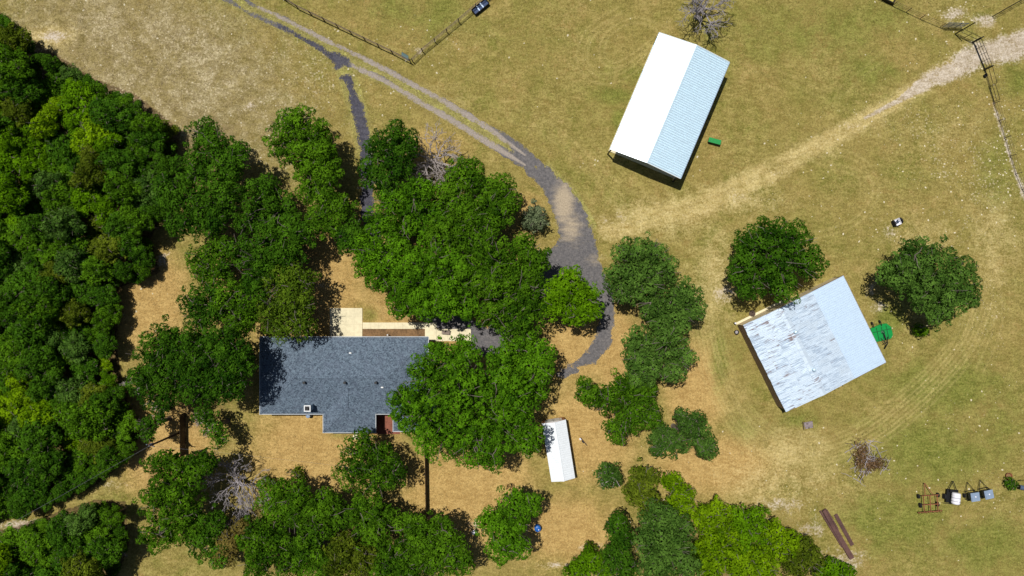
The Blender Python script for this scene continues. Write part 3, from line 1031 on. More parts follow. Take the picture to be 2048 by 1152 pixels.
def wallstrip(mb, p, q, ztop0, ztop1, n, amp=.03):
    p, q = Vector((p[0], p[1], 0)), Vector((q[0], q[1], 0))
    d = (q - p).normalized()
    nrm = Vector((-d.y, d.x, 0))
    for i in range(n):
        for (t0, t1, a0, a1) in ((i / n, (i + .5) / n, 0, amp), ((i + .5) / n, (i + 1) / n, amp, 0)):
            a, b = p.lerp(q, t0) + nrm * a0, p.lerp(q, t1) + nrm * a1
            za, zb = ztop0 + (ztop1 - ztop0) * t0, ztop0 + (ztop1 - ztop0) * t1
            mb.quad((a.x, a.y, 0), (b.x, b.y, 0), (b.x, b.y, zb), (a.x, a.y, za))


wallstrip(mbn, (xW + .15, yN), (xR, yN), zW - .04, zRg - .06, 26)
wallstrip(mbn, (xR, yN), (xJ, yN), zRg - .06, zJ - .05, 24)
wallstrip(mbn, (xJ, yN), (xE - .3, yN), zJ - .05, zEe - .04, 22)
mbn.build("north_wall", M_TANWALL, shed)  # sunlight on this side is put into the cream colour
mbn = MB()
wallstrip(mbn, (xW + .06, yS), (xW + .06, yN - .05), zW - .08, zW - .08, 60)
mbn.build("west_wall", M_BRNWALL, shed)  # shade on this side is put into the darker brown
mbn = MB()
wallstrip(mbn, (xW + .25, yS), (xR, yS), zW - .05, zRg - .07, 26)
wallstrip(mbn, (xR, yS), (xJ, yS), zRg - .07, zJ - .06, 24)
mbn.build("south_wall", M_BRNWALL, shed)
mbn = MB()
wallstrip(mbn, (xJ, yS), (xJ, yN), zJ - .08, zJ - .08, 50)
mbn.build("inner_wall", M_BRNWALL, shed)
for i in range(5):
    y = -sl / 2 + .2 + i * (sl - .4) / 4
    MB().box((xE - .2, y, 1.13), (.14, .14, 2.2)).build("post", M_DKWOOD, shed)
MB().beam((xE - .2, -sl / 2 + .1, zEe - .11), (xE - .2, sl / 2 - .1, zEe - .11), .09, .16).build("eave_beam", M_BRNWALL, shed)
oldroof = MB().beam((xR, -sl / 2 + .05, zRg - .12), (xR, sl / 2 - .05, zRg - .12), .1, .12).build("old_roof", M_DKWOOD, shed)
nst = 21
stw = sl / nst
cuts = [(0, .30, .66, 1.0), (0, .4, .74, 1.0), (0, .22, .55, 1.0)]
for (xa, za, xb, zb) in ((xR, zRg, xW, zW), (xR, zRg, xJ, zJ)):
    meshes = []
    for ct in cuts:
        row = []
        for k in range(3):
            t0, t1 = ct[k], min(1.0, ct[k + 1] + .012)
            lift = .012 * (3 - k)
            row.append(ribbed((xa + (xb - xa) * t0, za + (zb - za) * t0 + lift), (xa + (xb - xa) * t1, za + (zb - za) * t1 + lift), stw + .02, .2, .032, .006).mesh("roof_sheet", M_OLDROOF))
        meshes.append(row)
    for i in range(nst):
        row = random.choice(meshes)
        for k in range(3):
            o = link("roof_sheet", row[k], oldroof)
            o.location = (random.uniform(-.03, .03), -sl / 2 + i * stw, random.uniform(0, .012) + (.004 if i % 2 else 0))
            o.rotation_euler = (0, 0, random.uniform(-.004, .004))
ncap = 14
for i in range(ncap):
    y0 = -sl / 2 + i * sl / ncap
    cap_strip(xR, zRg + .1 + .008 * (i % 2), y0, y0 + sl / ncap + .03, .42, .05).build("ridge_cap", M_OLDROOF, oldroof)
for fy in (.215, -.215):
    mb = MB().lathe((xR + .2, fy * sl, zRg), [(.14, 0), (.14, .22), (.2, .25), (.24, .36), (.22, .48), (.12, .55), (.03, .58)], 14)
    vt = mb.build("roof_vent", M_GALV, oldroof, smooth=True)
npn = 14
pw2 = sl / npn
me = ribbed((xJ - .1, zJ + .0), (xE, zEe), pw2 - .003, .3, .025, .01).mesh("lean_to_panel", M_NEWROOF)
for i in range(npn):
    o = link("lean_to_panel", me, shed)
    o.location = (0, -sl / 2 + i * pw2, 0)
for yy, mm in ((-sl / 2 - .03, M_BRNWALL), (sl / 2 + .03, M_BRNWALL)):
    MB().beam((xJ, yy, zJ - .06), (xE, yy, zEe - .06), .05, .16).build("edge_trim", mm, shed)
MB().box((xW + 3.6, yN + .2, .03), (7.2, .3, .12)).build("added_sunlit_strip", M_CONC, shed)  # added pale strip, imitates the bright sunlit band of the north wall
MB().beam((xE + .03, -sl / 2, zEe - .05), (xE + .03, sl / 2, zEe - .05), .05, .12).build("eave_trim", M_GREYWOOD, shed)
for fx in (.12, .2):
    MB().tube([(xR + fx * sw, -sl / 2 + .3, zJ - .3), (xR + fx * sw + .05, -sl / 2 - .35, zJ - .35)], [.05, .05], 8).build("outlet_pipe", M_BLACK, shed)

# --- small white shed
WZ = 2.3
c4 = [P(*p, WZ) for p in ((1085, 846.4), (1132.2, 838.8), (1149.6, 956.8), (1101.7, 963.4))]
wc = sum(c4, Vector()) / 4
ww = ((c4[1] - c4[0]).length + (c4[2] - c4[3]).length) / 2
wl = ((c4[3] - c4[0]).length + (c4[2] - c4[1]).length) / 2
ang3 = math.atan2(c4[1].y - c4[0].y, c4[1].x - c4[0].x)
wsh = thing("storage_shed", "narrow white metal storage shed with gabled white roof and timber-trimmed end", "shed", (wc.x, wc.y, 0), ang3)
zr3 = WZ + .62
for side in (-1, 1):
    me = ribbed((side * .01, zr3), (side * ww / 2, WZ), wl / 9 - .003, .29, .02, .01).mesh("roof_panel", M_WHITEROOF)
    for i in range(9):
        o = link("roof_panel", me, wsh)
        o.location = (0, -wl / 2 + i * wl / 9, 0)
cap_strip(0, zr3 + .06, -wl / 2, wl / 2, .14, .03).build("ridge_cap", M_WHITEROOF, wsh)
a = .12
mb = MB()
for y, s in ((-wl / 2 + .12, -1), (wl / 2 - .12, 1)):
    mb.quad((-ww / 2 + a, y, 0.12), (ww / 2 - a, y, 0.12), (ww / 2 - a, y, WZ), (0, y, zr3 - .05), (-ww / 2 + a, y, WZ))
for x in (-ww / 2 + a, ww / 2 - a):
    mb.quad((x, -wl / 2 + .12, .12), (x, wl / 2 - .12, .12), (x, wl / 2 - .12, WZ), (x, -wl / 2 + .12, WZ))
mb.build("wall", M_WHITE, wsh)
for x in (-ww / 2 + .25, ww / 2 - .25):
    MB().box((x, wl / 2 - .09, 1.2), (.36, .05, 2.15)).build("corner_trim", M_TIMBER, wsh)
MB().box((0, wl / 2 - .085, .16), (ww - .9, .06, .12)).build("sill", M_TIMBER, wsh)
for s in (-1, 1):
    MB().beam((0, wl / 2 - .01, zr3 - .07), (s * ww / 2, wl / 2 - .01, WZ - .07), .05, .12).build("barge_board", M_TIMBER, wsh)
for x in (-.42, .42):
    d_ = MB().box((x, wl / 2 - .075, 1.15), (.8, .05, 1.85)).build("door", M_WHITE, wsh)
    MB().box((x * .25, wl / 2 - .03, 1.1), (.04, .05, .18)).build("handle", M_BLACK, d_)
for i in range(3):
    MB().box((0, -wl / 2 + .6 + i * (wl - 1.2) / 2, .06), (ww - .2, .16, .12)).build("skid", M_DKWOOD, wsh)


# ------------------------------------------------------------------ foliage
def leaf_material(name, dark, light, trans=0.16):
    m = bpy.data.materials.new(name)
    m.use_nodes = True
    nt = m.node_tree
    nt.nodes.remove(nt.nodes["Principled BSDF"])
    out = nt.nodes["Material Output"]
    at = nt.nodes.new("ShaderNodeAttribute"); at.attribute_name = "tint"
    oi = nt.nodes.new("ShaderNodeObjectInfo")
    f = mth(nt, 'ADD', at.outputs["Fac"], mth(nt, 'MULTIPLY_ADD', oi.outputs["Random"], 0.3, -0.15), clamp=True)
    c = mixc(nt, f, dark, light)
    df = nt.nodes.new("ShaderNodeBsdfDiffuse")
    tr = nt.nodes.new("ShaderNodeBsdfTranslucent")
    nt.links.new(c, df.inputs["Color"])
    nt.links.new(mixc(nt, 0.5, c, (0.12, 0.2, 0.01, 1)), tr.inputs["Color"])
    mx = nt.nodes.new("ShaderNodeMixShader"); mx.inputs[0].default_value = trans
    nt.links.new(df.outputs[0], mx.inputs[1]); nt.links.new(tr.outputs[0], mx.inputs[2])
    nt.links.new(mx.outputs[0], out.inputs["Surface"])
    return m


LEAF = {
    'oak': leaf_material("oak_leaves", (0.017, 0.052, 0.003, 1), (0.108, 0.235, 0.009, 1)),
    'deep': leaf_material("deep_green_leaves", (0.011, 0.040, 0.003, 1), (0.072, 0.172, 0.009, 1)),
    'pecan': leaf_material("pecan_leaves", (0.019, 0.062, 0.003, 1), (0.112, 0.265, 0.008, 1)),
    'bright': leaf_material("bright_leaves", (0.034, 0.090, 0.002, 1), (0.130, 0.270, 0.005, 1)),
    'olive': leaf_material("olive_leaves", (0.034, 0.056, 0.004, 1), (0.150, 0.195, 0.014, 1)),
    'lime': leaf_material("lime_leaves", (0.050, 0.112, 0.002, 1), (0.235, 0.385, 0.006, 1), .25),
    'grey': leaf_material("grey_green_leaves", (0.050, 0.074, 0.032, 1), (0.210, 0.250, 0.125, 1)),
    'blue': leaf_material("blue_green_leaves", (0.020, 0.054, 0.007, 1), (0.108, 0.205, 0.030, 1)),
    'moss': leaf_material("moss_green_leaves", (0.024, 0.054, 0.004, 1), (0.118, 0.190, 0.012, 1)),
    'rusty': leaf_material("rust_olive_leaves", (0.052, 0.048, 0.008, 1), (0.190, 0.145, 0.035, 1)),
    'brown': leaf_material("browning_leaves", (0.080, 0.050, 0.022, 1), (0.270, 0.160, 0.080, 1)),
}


def crown_mesh(name, lobes, m, leaf=0.21, dens=1.0, gap=0.2, bil=0.78, seed=0):
    """lobes: rows (x,y,z,r) local. crown of many leafy billows, each a shell of small leaf faces"""
    rng = np.random.default_rng(seed)
    subs = []
    for (x, y, z, r) in lobes:
        b = min(bil, r * .55)
        n = int(1.75 * (r / b) ** 2) + 4
        lt = rng.uniform(-.12, .12)
        for i in range(n):
            if rng.random() < gap:
                continue
            ct = 1 - (i + rng.uniform(.1, .9)) / n * 1.3       # from the top down to a little under the equator
            ph = i * 2.39996 + rng.uniform(-.45, .45)
            st = math.sqrt(max(0, 1 - ct * ct))
            rs = b * rng.uniform(.72, 1.3)
            d = (r - rs * .8) * rng.uniform(.68, 1.1)
            if rng.random() < .24:                              # small outlying spray
                rs *= rng.uniform(.4, .65)
                d = r * rng.uniform(.92, 1.1)
            subs.append((x + d * st * math.cos(ph), y + d * st * math.sin(ph), z + d * ct * .8 + rng.uniform(-.25, .25), rs, lt + rng.uniform(-.28, .28)))
    S = np.array(subs)
    P_, N_, T_ = [], [], []
    for i, (x, y, z, rs, tn) in enumerate(S):
        n = max(30, int(330 * rs * rs * dens * (.24 / leaf) ** 1.6))
        d = rng.normal(size=(n, 3))
        d /= np.linalg.norm(d, axis=1)[:, None]
        d = d[d[:, 2] > -0.35]
        # leaves gather in sprays on the billow
        wob = 1 + .13 * np.sin(d[:, :1] * 5.1 + i) * np.sin(d[:, 1:2] * 5.7 + 2 * i) + .1 * np.sin(d[:, 2:] * 6 + d[:, :1] * 4 + 3 * i)
        p = np.array([x, y, z]) + d * rs * wob * rng.uniform(.8, 1.06, (len(d), 1)) * np.array([1, 1, .9])
        near = np.argsort(np.hypot(S[:, 0] - x, S[:, 1] - y))[1:9]
        dd = np.linalg.norm((p[:, None, :] - S[None, near, :3]) / S[None, near, 3][..., None], axis=2)
        keep = dd.min(1) > .72
        P_.append(p[keep]); N_.append(d[keep]); T_.append(np.full(keep.sum(), tn))
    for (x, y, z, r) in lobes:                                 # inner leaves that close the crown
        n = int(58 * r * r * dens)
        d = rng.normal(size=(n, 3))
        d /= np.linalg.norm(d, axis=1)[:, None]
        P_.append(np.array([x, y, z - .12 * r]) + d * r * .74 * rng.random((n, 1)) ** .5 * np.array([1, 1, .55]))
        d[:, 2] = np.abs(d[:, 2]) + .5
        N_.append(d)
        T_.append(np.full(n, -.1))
    n_in = sum(int(58 * l[3] ** 2 * dens) for l in lobes)
    pos, Nn, T = np.concatenate(P_), np.concatenate(N_), np.concatenate(T_)
    n = len(pos)
    nrm = Nn * .95 + rng.normal(size=(n, 3)) * .34 + np.array([0, 0, .12])
    nrm /= np.linalg.norm(nrm, axis=1)[:, None]
    ref = rng.normal(size=(n, 3))
    t = np.cross(nrm, ref); t /= np.linalg.norm(t, axis=1)[:, None]
    b = np.cross(nrm, t)
    s = leaf * rng.uniform(.5, 1.5, (n, 1))
    s[n - n_in:] *= 1.7
    co = np.stack([pos + t * s * .75, pos - t * s * .45 + b * s * .42, pos - t * s * .45 - b * s * .42], 1).reshape(-1, 3)
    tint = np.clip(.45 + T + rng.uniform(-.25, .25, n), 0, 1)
    co[:, 2] = np.maximum(co[:, 2], .2)
    return fast_mesh(name, co, np.arange(3 * n).reshape(-1, 3), m, {"tint": ('FLOAT', np.repeat(tint, 3))})


def limb(mb, rng, a, b, r0, r1, wob=.12, n=5, seg=6):
    a, b = Vector(a), Vector(b)
    L = (b - a).length
    pts = [a]
    for i in range(1, n):
        p = a.lerp(b, i / n)
        p += Vector((rng.uniform(-1, 1), rng.uniform(-1, 1), rng.uniform(-.4, .8))) * L * wob * .5
        pts.append(p)
    pts.append(b)
    mb.tube(pts, [r0 + (r1 - r0) * i / n for i in range(n + 1)], seg)
    return pts


def trunk_mesh(name, lobes, rt, m=None, seed=0):
    rng = random.Random(seed)
    mb = MB()
    cz = min(l[2] - l[3] * .5 for l in lobes)
    fork = max(.8, min(2.4, cz * .7))
    mb.tube([(0, 0, -.1), (0, 0, .25), (rng.uniform(-.1, .1), rng.uniform(-.1, .1), fork * .6), (rng.uniform(-.15, .15), rng.uniform(-.15, .15), fork)],
            [rt * 1.5, rt * 1.1, rt, rt * .9], 9)
    for (x, y, z, r) in lobes:
        end = Vector((x, y, z + r * .25))
        pts = limb(mb, rng, (0, 0, fork - .15), end, rt * .55, .05, .14)
        for i in range(9):
            st = pts[rng.randint(2, len(pts) - 1)]
            th = rng.uniform(0, 6.28)
            q = Vector((x + math.cos(th) * r * rng.uniform(.5, .98), y + math.sin(th) * r * rng.uniform(.5, .98), z + r * rng.uniform(-.1, .86)))
            limb(mb, rng, st, q, .06, .024, .16, 3, 4)
    return mb.mesh(name, m or M_BARK)


TREE_N = [0]


def tree(name, label, lobes_px, top, species, group=None, cat="tree", **kw):
    TREE_N[0] += 1
    sd = 100 + TREE_N[0]
    rng = random.Random(sd)
    cxp = sum(l[0] * l[2] for l in lobes_px) / sum(l[2] for l in lobes_px)
    cyp = sum(l[1] * l[2] for l in lobes_px) / sum(l[2] for l in lobes_px)
    L = []
    for (px, py, r) in lobes_px:
        dist = math.hypot(px - cxp, py - cyp) / PXM
        rw = r / PXM
        z = top - rw * .74 - .13 * dist - rng.uniform(0, .09) * top
        z = max(z, rw * .45 + .3)
        q = P(px, py, z + rw * .25)
        L.append((q.x, q.y, z, rw * (1 - z / H) * 1.05))
    bx = sum(l[0] * l[3] for l in L) / sum(l[3] for l in L)
    by = sum(l[1] * l[3] for l in L) / sum(l[3] for l in L)
    loc = [(x - bx, y - by, z, r) for (x, y, z, r) in L]
    t = thing(name, label, cat, (bx, by, 0), 0, group)
    link("trunk", trunk_mesh("trunk", loc, .12 + .022 * top, kw.pop("bark", None), sd), t)
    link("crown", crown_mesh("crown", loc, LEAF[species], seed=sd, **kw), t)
    return t


YARD = "oaks around the house and drive"
tree("oak_tree", "oak standing alone left of the narrow asphalt spur, below the speckled tan field", [(592, 248, 38), (568, 285, 40), (628, 272, 42), (615, 322, 48), (650, 345, 38), (575, 250, 32), (640, 305, 40)], 9, 'oak', YARD)
tree("oak_tree", "dark oak right of the asphalt spur, leaning over the bare grey tree", [(792, 268, 28), (762, 300, 40), (808, 290, 36), (748, 345, 34), (790, 335, 40), (770, 370, 30)], 9, 'deep', YARD)
tree("oak_tree", "small bright-topped oak just right of the bare grey tree", [(935, 335, 30), (920, 355, 30), (900, 378, 28), (950, 360, 24)], 8, 'oak', YARD)
tree("oak_tree", "rounded oak beside the grey-green shrub, top right of the central grove", [(1000, 378, 34), (975, 410, 38), (1012, 405, 30), (985, 445, 32)], 8.5, 'oak', YARD)
tree("oak_tree", "oak at the upper left of the central grove, under the bare grey tree", [(780, 405, 36), (828, 392, 38), (862, 425, 42), (805, 450, 44), (755, 445, 34), (850, 380, 28)], 9, 'pecan', YARD)
tree("oak_tree", "oak at the upper middle of the central grove", [(905, 400, 38), (935, 440, 44), (890, 460, 42), (920, 480, 34)], 9, 'oak', YARD)
tree("oak_tree", "oak on the left flank of the central grove facing the bare tan yard", [(740, 500, 38), (785, 510, 46), (760, 550, 40), (808, 555, 38), (730, 525, 28)], 9, 'pecan', YARD)
tree("oak_tree", "broad oak in the middle of the central grove", [(860, 515, 48), (905, 540, 46), (845, 565, 44), (890, 580, 40)], 9.5, 'pecan', YARD)
tree("oak_tree", "oak in the right middle of the central grove", [(965, 495, 40), (1000, 525, 46), (950, 545, 44), (985, 565, 38)], 9.5, 'oak', YARD)
tree("oak_tree", "oak at the right edge of the central grove beside the drive's fork", [(1050, 495, 32), (1075, 520, 32), (1055, 545, 38), (1040, 575, 36)], 9, 'oak', YARD)
tree("oak_tree", "oak of the central grove touching the bright round tree", [(1010, 595, 42), (1050, 615, 42), (990, 630, 38), (1040, 655, 40), (1065, 580, 28)], 9, 'oak', YARD)
tree("oak_tree", "lower left oak of the central grove overhanging the concrete walk", [(800, 600, 30), (850, 607, 34), (890, 611, 34), (930, 612, 36), (800, 622, 20), (825, 585, 30)], 8.5, 'pecan', YARD)
tree("cypress_tree", "vivid bright green rounded tree inside the curve of the drive", [(1140, 588, 44), (1110, 610, 30), (1172, 598, 34), (1140, 560, 30), (1152, 630, 30), (1118, 575, 28), (1178, 620, 26)], 9.5, 'bright', leaf=.24, bil=.6)
tree("oak_tree", "oak below the central grove at the end of the drive's hook", [(1040, 700, 42), (1075, 735, 38), (1035, 750, 42), (1085, 705, 26), (1060, 780, 34), (1005, 715, 28)], 9, 'pecan', YARD)
tree("pecan_tree", "huge feathery pecan overhanging the right end of the house roof", [(895, 720, 42), (850, 755, 46), (825, 825, 46), (920, 785, 66), (990, 765, 50), (1015, 850, 54), (950, 880, 56), (870, 870, 52), (1055, 880, 34), (875, 705, 28), (930, 705, 32), (985, 910, 34), (805, 795, 30), (1030, 800, 44)], 12.5, 'pecan', bil=.62)
tree("oak_tree", "dark oak in the upper left thicket, second from the pale field's edge", [(525, 388, 42), (495, 430, 40), (555, 425, 46), (590, 465, 36), (540, 470, 38)], 9, 'deep', YARD)
tree("oak_tree", "small oak below the oak standing beside the spur", [(620, 380, 30), (652, 400, 36), (682, 415, 26), (640, 435, 32), (660, 452, 26)], 8, 'oak', YARD)
tree("oak_tree", "compact dark oak left of the asphalt spur's lower end", [(705, 462, 30), (690, 482, 24), (715, 485, 24)], 7.5, 'deep', YARD)
tree("oak_tree", "thin-crowned oak right of the small tan clearing, with ground showing through", [(400, 518, 34), (440, 500, 38), (430, 545, 34), (405, 545, 24)], 8, 'oak', YARD, dens=.8)
tree("oak_tree", "oak in the middle of the thicket above the house's left end", [(480, 505, 38), (522, 515, 42), (562, 515, 44), (515, 560, 40)], 9, 'deep', YARD)
tree("oak_tree", "oak at the lower right of the small tan clearing", [(385, 605, 34), (422, 590, 32), (400, 640, 32), (430, 620, 24)], 8, 'deep', YARD, dens=.85)
tree("oak_tree", "moss-green thin oak beside the concrete patio above the house roof", [(558, 570, 40), (600, 560, 36), (588, 610, 44), (540, 625, 40), (600, 650, 30), (560, 660, 26)], 9, 'moss', YARD, dens=.75)
tree("oak_tree", "scraggly oak between the clearing and the patio with pale limbs showing", [(462, 595, 40), (480, 640, 38), (500, 600, 34)], 8.5, 'oak', YARD, dens=.7)
tree("oak_tree", "broad dark oak left of the house, nearest the wood", [(325, 685, 42), (300, 735, 48), (350, 745, 50), (315, 790, 42), (280, 760, 32), (350, 700, 40)], 10, 'deep', YARD)
tree("oak_tree", "broad dark oak whose shadow falls on the roof's left end", [(400, 690, 42), (445, 685, 40), (430, 735, 48), (470, 720, 42), (405, 775, 44), (455, 770, 40), (385, 735, 40)], 12.5, 'deep', YARD)
tree("oak_tree", "small oak branch clump left of the utility pole", [(290, 848, 18), (293, 872, 15), (315, 838, 15)], 6, 'deep', YARD, dens=.8)
tree("oak_tree", "small ragged oak right of the short left privacy fence", [(405, 835, 24), (428, 862, 22), (440, 882, 17)], 6, 'deep', YARD, dens=.7)
tree("oak_tree", "tall dark oak at the edge of the wood below the tan field", [(408, 268, 36), (435, 298, 42), (385, 330, 44), (450, 335, 40), (470, 305, 26)], 10, 'deep')
tree("oak_tree", "wide dark oak just below the tall one at the wood's edge", [(335, 385, 40), (390, 395, 48), (445, 385, 42), (370, 440, 40), (420, 435, 38)], 10, 'deep')
tree("oak_tree", "tall oak between the wood and the dead grey tree, lower left", [(325, 935, 42), (368, 945, 40), (315, 1000, 42), (365, 1035, 44), (318, 1070, 40), (400, 930, 30), (345, 985, 44)], 9.5, 'oak', YARD)
tree("oak_tree", "half-browned oak below the dead grey tree", [(462, 1085, 32), (450, 1110, 28), (480, 1060, 24)], 7, 'rusty', YARD, dens=.8)
tree("oak_tree", "oak left of the browned tree at the foot of the picture", [(400, 1080, 34), (425, 1045, 28), (430, 1110, 28)], 7.5, 'deep', YARD)
tree("oak_tree", "thin pale-flecked oak on the lawn below the house wing", [(715, 905, 34), (755, 915, 38), (700, 945, 36), (748, 965, 40), (785, 945, 32), (725, 875, 20)], 8, 'oak', YARD, dens=.7, gap=.2)
LG = "oaks massed below the lawn"
tree("oak_tree", "oak at the left end of the mass below the lawn, beside the dead grey tree", [(552, 985, 34), (592, 1000, 38), (545, 1025, 38), (580, 1035, 34)], 8.5, 'oak', LG)
tree("oak_tree", "oak above the middle of the mass below the lawn", [(640, 1010, 36), (670, 1030, 38), (630, 1055, 38)], 8.5, 'oak', LG)
tree("oak_tree", "oak directly below the thin lawn oak", [(720, 1025, 36), (760, 1040, 38), (735, 1065, 34)], 8.5, 'oak', LG)
tree("oak_tree", "oak at the foot of the long privacy fence", [(815, 1055, 34), (855, 1070, 38), (830, 1095, 36), (885, 1060, 28)], 8.5, 'oak', LG)
tree("oak_tree", "rightmost oak of the mass below the lawn", [(900, 1095, 34), (920, 1125, 30), (885, 1130, 34), (860, 1120, 34)], 8, 'oak', LG, dens=.85)
tree("oak_tree", "oak at the bottom edge right of the browned tree", [(510, 1075, 36), (545, 1090, 38), (515, 1125, 38)], 8.5, 'oak', LG)
tree("oak_tree", "oak at the bottom edge, third from the browned tree", [(610, 1105, 40), (590, 1135, 38), (640, 1130, 36)], 8.5, 'oak', LG)
tree("oak_tree", "olive oak at the bottom edge below the middle of the mass", [(690, 1100, 40), (670, 1135, 36), (720, 1125, 38)], 8.5, 'olive', LG)
tree("oak_tree", "oak at the bottom edge below the long privacy fence", [(780, 1115, 40), (770, 1150, 38), (815, 1145, 36)], 8.5, 'oak', LG)
tree("oak_tree", "leafy oak standing alone over the blue drum", [(1030, 1005, 32), (1060, 1012, 26), (982, 1048, 34), (1016, 1055, 42), (1005, 1098, 34), (1038, 1048, 22), (1038, 1095, 26)], 8.5, 'pecan')
tree("grey_shrub", "round grey-green shrub by the bend of the drive", [(1068, 430, 26), (1058, 440, 18), (1078, 445, 18)], 3.6, 'grey', cat="shrub", leaf=.2)
RG = "oaks in the row between drive and tin shed"
tree("oak_tree", "topmost oak of the row between the drive and the tin shed", [(1262, 508, 34), (1305, 508, 36), (1332, 540, 30), (1240, 555, 36), (1288, 560, 42), (1245, 588, 26)], 8.5, 'blue', RG)
tree("oak_tree", "greyish oak, second of the row between the drive and the tin shed", [(1370, 588, 34), (1338, 610, 38), (1388, 620, 26), (1302, 605, 32), (1360, 640, 30), (1320, 640, 30)], 8, 'blue', RG)
tree("oak_tree", "oak in the middle of the row, beside green grass strip", [(1282, 690, 36), (1335, 685, 40), (1365, 715, 30), (1300, 735, 36), (1345, 745, 28), (1272, 722, 30), (1280, 752, 26)], 8, 'blue', RG, dens=.9)
tree("oak_tree", "oak with a yellowish left side, right of the white storage shed", [(1178, 790, 28), (1215, 800, 32), (1252, 775, 34), (1285, 788, 34), (1262, 828, 38), (1235, 862, 32), (1300, 832, 26), (1168, 772, 18)], 7.5, 'oak', RG, dens=.9)
tree("oak_tree", "lowest oak of the row, lobed and pale-twigged, near the tyre arcs", [(1325, 872, 28), (1352, 886, 32), (1362, 830, 16), (1376, 848, 22), (1400, 872, 32), (1395, 842, 20), (1418, 898, 22), (1318, 896, 20)], 7, 'blue', RG, dens=.9)
tree("oak_tree", "small round oak with pale bare limbs on top, below the storage shed", [(1215, 945, 22), (1230, 958, 20), (1212, 965, 18)], 5, 'blue', dens=.7, bark=M_DEADWOOD)
tree("cedar_tree", "olive-green cedar at the top of the lower thicket", [(1290, 955, 30), (1282, 990, 34), (1300, 1010, 26)], 7.5, 'olive')
tree("elm_tree", "yellow-green tree right of the olive cedar", [(1345, 968, 26), (1370, 990, 24), (1355, 1015, 24), (1375, 1020, 18)], 6, 'lime', dens=.8)
tree("oak_tree", "dark narrow oak at the bottom edge left of the blue-green tree", [(1232, 1050, 26), (1245, 1085, 30), (1230, 1120, 30), (1250, 1140, 30)], 7.5, 'deep')
tree("juniper_tree", "tall blue-green tree in the lower thicket, fine and even crowned", [(1320, 1040, 38), (1350, 1065, 42), (1308, 1090, 42), (1350, 1110, 42), (1315, 1140, 38), (1375, 1140, 30)], 9, 'blue', leaf=.22)
tree("oak_tree", "big rounded oak overhanging the tin roof's top corner", [(1548, 468, 40), (1508, 495, 42), (1588, 485, 44), (1618, 525, 36), (1560, 535, 50), (1490, 540, 36), (1505, 575, 30), (1570, 575, 34)], 9, 'deep')
tree("oak_tree", "broad oak alone on the right, below the two-wheeled cart", [(1830, 510, 36), (1872, 520, 44), (1922, 550, 40), (1798, 550, 40), (1858, 575, 48), (1902, 600, 42), (1880, 630, 26), (1935, 590, 30)], 9, 'blue', dens=1.05)
tree("weed_bush", "low bright weed bush beside the broad right-hand oak", [(1838, 658, 13), (1848, 662, 10)], 1.2, 'bright', cat="bush", leaf=.16)
tree("weed_bush", "dark weed bush by the scrap at the right edge", [(2022, 966, 11), (2026, 972, 9)], 1.3, 'deep', cat="bush", leaf=.16)
LB = "lime shrubs of the lower thicket"
for (lab, lb, tp, sp) in (
        ("lime shrub at the top left of the bright lower thicket, beside the blue-green tree", [(1412, 1035, 28), (1440, 1028, 28), (1425, 1060, 30)], 4.5, 'lime'),
        ("lime-green shrub in the middle of the bright thicket's upper edge", [(1490, 1045, 30), (1515, 1040, 26), (1500, 1075, 30)], 4.5, 'bright'),
        ("lime-green shrub at the right shoulder of the bright thicket", [(1545, 1070, 30), (1575, 1085, 30), (1550, 1105, 28)], 4.5, 'lime'),
        ("lime shrub at the bottom edge right beside the blue-green tree", [(1415, 1105, 34), (1450, 1120, 34), (1420, 1145, 30)], 4.5, 'lime'),
        ("lime shrub in the heart of the bright lower thicket", [(1470, 1085, 30), (1455, 1070, 28)], 4.5, 'lime'),
        ("lime shrub at the bottom edge, middle of the bright thicket", [(1505, 1120, 34), (1530, 1145, 30), (1480, 1150, 28)], 4.5, 'lime'),
        ("olive shrub near the rusty beams at the thicket's right end", [(1610, 1100, 28), (1625, 1125, 28), (1590, 1130, 28)], 4, 'olive'),
        ("bright green shrub at the bottom edge right of the beams' foot", [(1665, 1135, 24), (1690, 1148, 22), (1650, 1150, 22)], 3, 'bright'),
        ("bright low shrub at the bottom edge left of the narrow dark oak", [(1180, 1125, 28), (1155, 1145, 26), (1205, 1140, 24)], 4, 'bright')):
    tree("lime_shrub", lab, lb, tp, sp, LB, "shrub")
for px, py, r, lab in ((1180, 1095, 12, "small tuft bush on the sandy strip left of the narrow dark oak"), (590, 945, 16, "wispy young bush on the lawn left of the thin oak"), (530, 960, 12, "wispy bush beside the dead grey tree"), (240, 775, 14, "small pale bush at the wood's edge left of the broad dark oak")):
    tree("young_bush", lab, [(px, py, r), (px + r * .5, py + r * .4, r * .7)], 1.8, 'olive', cat="bush", dens=.5, leaf=.2)

# --- the wood on the left: prototypes, then copies
protos = {}
for k, (sp, n) in {'deep': (0, 3), 'oak': (1, 3), 'olive': (2, 2), 'lime': (3, 2), 'blue': (4, 2), 'bright': (5, 1), 'grey': (6, 1)}.items():
    L = []
    for i in range(n):
        rng = random.Random(900 + sp * 10 + i)
        nl = rng.randint(4, 6)
        lob = [(rng.uniform(-.4, .4), rng.uniform(-.4, .4), 6.2, 2.0)]
        for j in range(nl):
            th = 6.28 * j / nl + rng.uniform(-.4, .4)
            d = rng.uniform(1.2, 2.0)
            lob.append((d * math.cos(th), d * math.sin(th), rng.uniform(4.6, 6.2), rng.uniform(1.2, 1.8)))
        sd = 500 + sp * 10 + i
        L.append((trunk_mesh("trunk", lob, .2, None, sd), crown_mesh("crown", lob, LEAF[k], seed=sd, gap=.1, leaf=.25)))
    protos[k] = L
rngw = random.Random(5)
_gu, _gv = np.meshgrid(np.arange(-300, 500, 4), np.arange(-100, 1300, 4))
